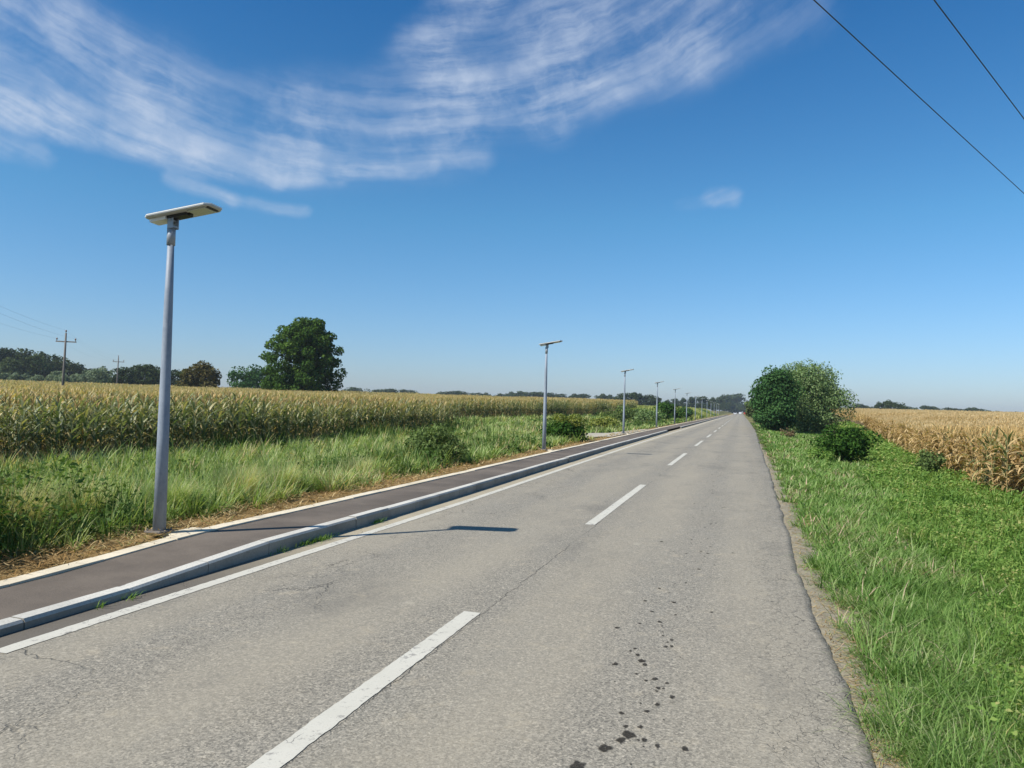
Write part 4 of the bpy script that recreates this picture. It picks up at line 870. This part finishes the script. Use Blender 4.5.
# the wood on the left: every crown a tree
protos = [(envelope(10, 4.2, .6, 34, 1.6, 'round', .25), 2300), (envelope(10, 5.0, .3, 38, 1.7, 'dome', .25), 2500), (envelope(10, 3.6, .6, 30, 1.4, 'cone', .2), 2000)]
def wood_proto(i, mt):
    bl, n = protos[i]; t = empty('tree', (0, 0, 0)); trunk_mb(9, .2, bl, 5).build('trunk', M['bark'], t)
    V, Q, T = crown(bl, n, .75, .1, .8); npobj('crown', V, Q, mt, T, t); return t
first = {}
def wood(px, D, py, mtk, label, group, kx=1.):
    i = int(rng.integers(3)); key = (i, mtk)
    if key in first: o = copy_tree(first[key])
    else: o = first[key] = wood_proto(i, M[mtk])
    x, y = col_at(px, D); z = float(tz(x, y)); h = (top_at(px, py, D)-z)/10.6; o.location = (x, y, z); o.rotation_euler = (0, 0, rng.uniform(0, 6.28)); o.scale = (h*kx, h*kx, h)
    return tag(o, label, 'tree', group)
for px, py, D in ((-40, 342, 310), (-18, 346, 300), (4, 346, 305), (22, 347, 315), (38, 350, 300), (52, 352, 310), (30, 354, 290), (8, 356, 285), (62, 358, 320), (74, 362, 310), (84, 366, 325), (98, 367, 330), (48, 362, 292), (-8, 352, 320)):
    wood(px, D, py, 'woodleaf', 'tall dark green tree in the wood rising at the left edge', 'tall dark trees of the left wood', 1.05)
for px, py, D in ((6, 376, 262), (16, 375, 258), (27, 376, 260), (58, 374, 262), (64, 377, 250), (52, 378, 255), (103, 369, 270), (95, 372, 262), (84, 377, 258), (38, 378, 255), (-6, 375, 262), (73, 378, 256)):
    py -= 4; wood(px, D, py, 'willow', 'low pale grey green willow in front of the left wood', 'pale willows in front of the left wood', 1.15)
for px, py, D in ((124, 366, 240), (135, 364, 250), (146, 363, 245), (156, 364, 255), (166, 368, 245), (177, 377, 260), (116, 374, 235)):
    wood(px, D, py, 'woodleaf', 'dark olive green tree in the row behind the nearest lamp pole', 'trees in the row behind the nearest lamp', 1.1)
# far tree line: crowns on the horizon
def far(px, D, py, label, group, kx=1.3, mt='woodleaf'): wood(px, D, py, mt, label, group, kx)
for px, py in ((337, 389), (344, 389), (352, 388), (357, 386.5), (375, 389), (386, 388), (391, 388), (404, 389), (410, 389), (440, 391), (448, 391), (455, 390), (462, 391), (474, 392), (486, 392), (500, 393), (512, 391), (520, 390.5), (528, 391), (536, 391), (546, 392), (556, 393), (575, 393), (583, 393), (603, 393), (610, 394)):
    far(px, 620+rng.uniform(-40, 40), py, 'tiny far tree on the horizon above the left maize', 'far trees on the horizon above the left maize', 1.7)
for px, py in ((622, 393), (628, 391.5), (634, 391.5), (640, 392.5), (650, 394), (658, 396)):
    far(px, 420, py, 'far dark tree beyond the left maize, behind the third lamp', 'far dark trees behind the third lamp', 1.3)
for px, py, X in ((668, 399, -45), (676, 398, -42), (684, 397, -36), (692, 396, -34), (699, 395.5, -30), (706, 397, -26), (713, 396.5, -22), (720, 396.5, -19), (725, 395, -17), (729, 393.5, -14), (733, 392.5, -12.), (735, 395, -10.), (716, 402, -18), (724, 402, -15), (730, 401, -12), (709, 403, -19), (699, 403, -24)):
    far(px, D_at(px, X), py, 'dark green tree in the belt beside the far end of the road', 'trees in the belt at the far end of the road', 1.2)
for px, py, X in ((747, 404, 8), (750, 401, 8), (754, 399, 9)):
    far(px, D_at(px, X), py, 'dark tree on the right side at the far end of the road', 'trees right of the far end of the road', 1.2)
for px, py in ((852, 405.5), (858, 403), (863, 403.5), (868, 405), (872, 406)):
    far(px, 560, py, 'low far tree just right of the grey green roadside tree', 'far trees beside the grey green tree', 1.2)
for px, py in ((880, 401), (888, 399), (894, 400.5), (900, 403)):
    far(px, 420, py, 'rounded far tree of the largest clump on the right horizon', 'largest far clump on the right horizon', 1.25)
for px, py in ((927, 405), (934, 406), (948, 407), (956, 408), (960, 408), (969, 407), (975, 407), (981, 408), (990, 410), (1000, 410.5), (1012, 411), (1022, 412), (908, 406), (916, 407)):
    far(px, 620, py, 'tiny low far tree on the horizon above the right dry maize', 'far trees on the horizon above the right maize', 1.6)

# ------------------------------------------------------------------ summer haze: one even body of air round the whole scene
HAZE = .00020
mb = MB(); mb.box((0, 850, 17.), (4500, 3700, 38.)); mm = bpy.data.materials.new('haze'); mm.use_nodes = True; mm.node_tree.nodes.clear()
hv = mm.node_tree.nodes.new('ShaderNodeVolumePrincipled'); hv.inputs['Color'].default_value = (.80, .90, 1., 1); hv.inputs['Density'].default_value = HAZE; hv.inputs['Anisotropy'].default_value = .2
mo = mm.node_tree.nodes.new('ShaderNodeOutputMaterial'); mm.node_tree.links.new(hv.outputs[0], mo.inputs['Volume']); tag(mb.build('haze', mm), kind='stuff')
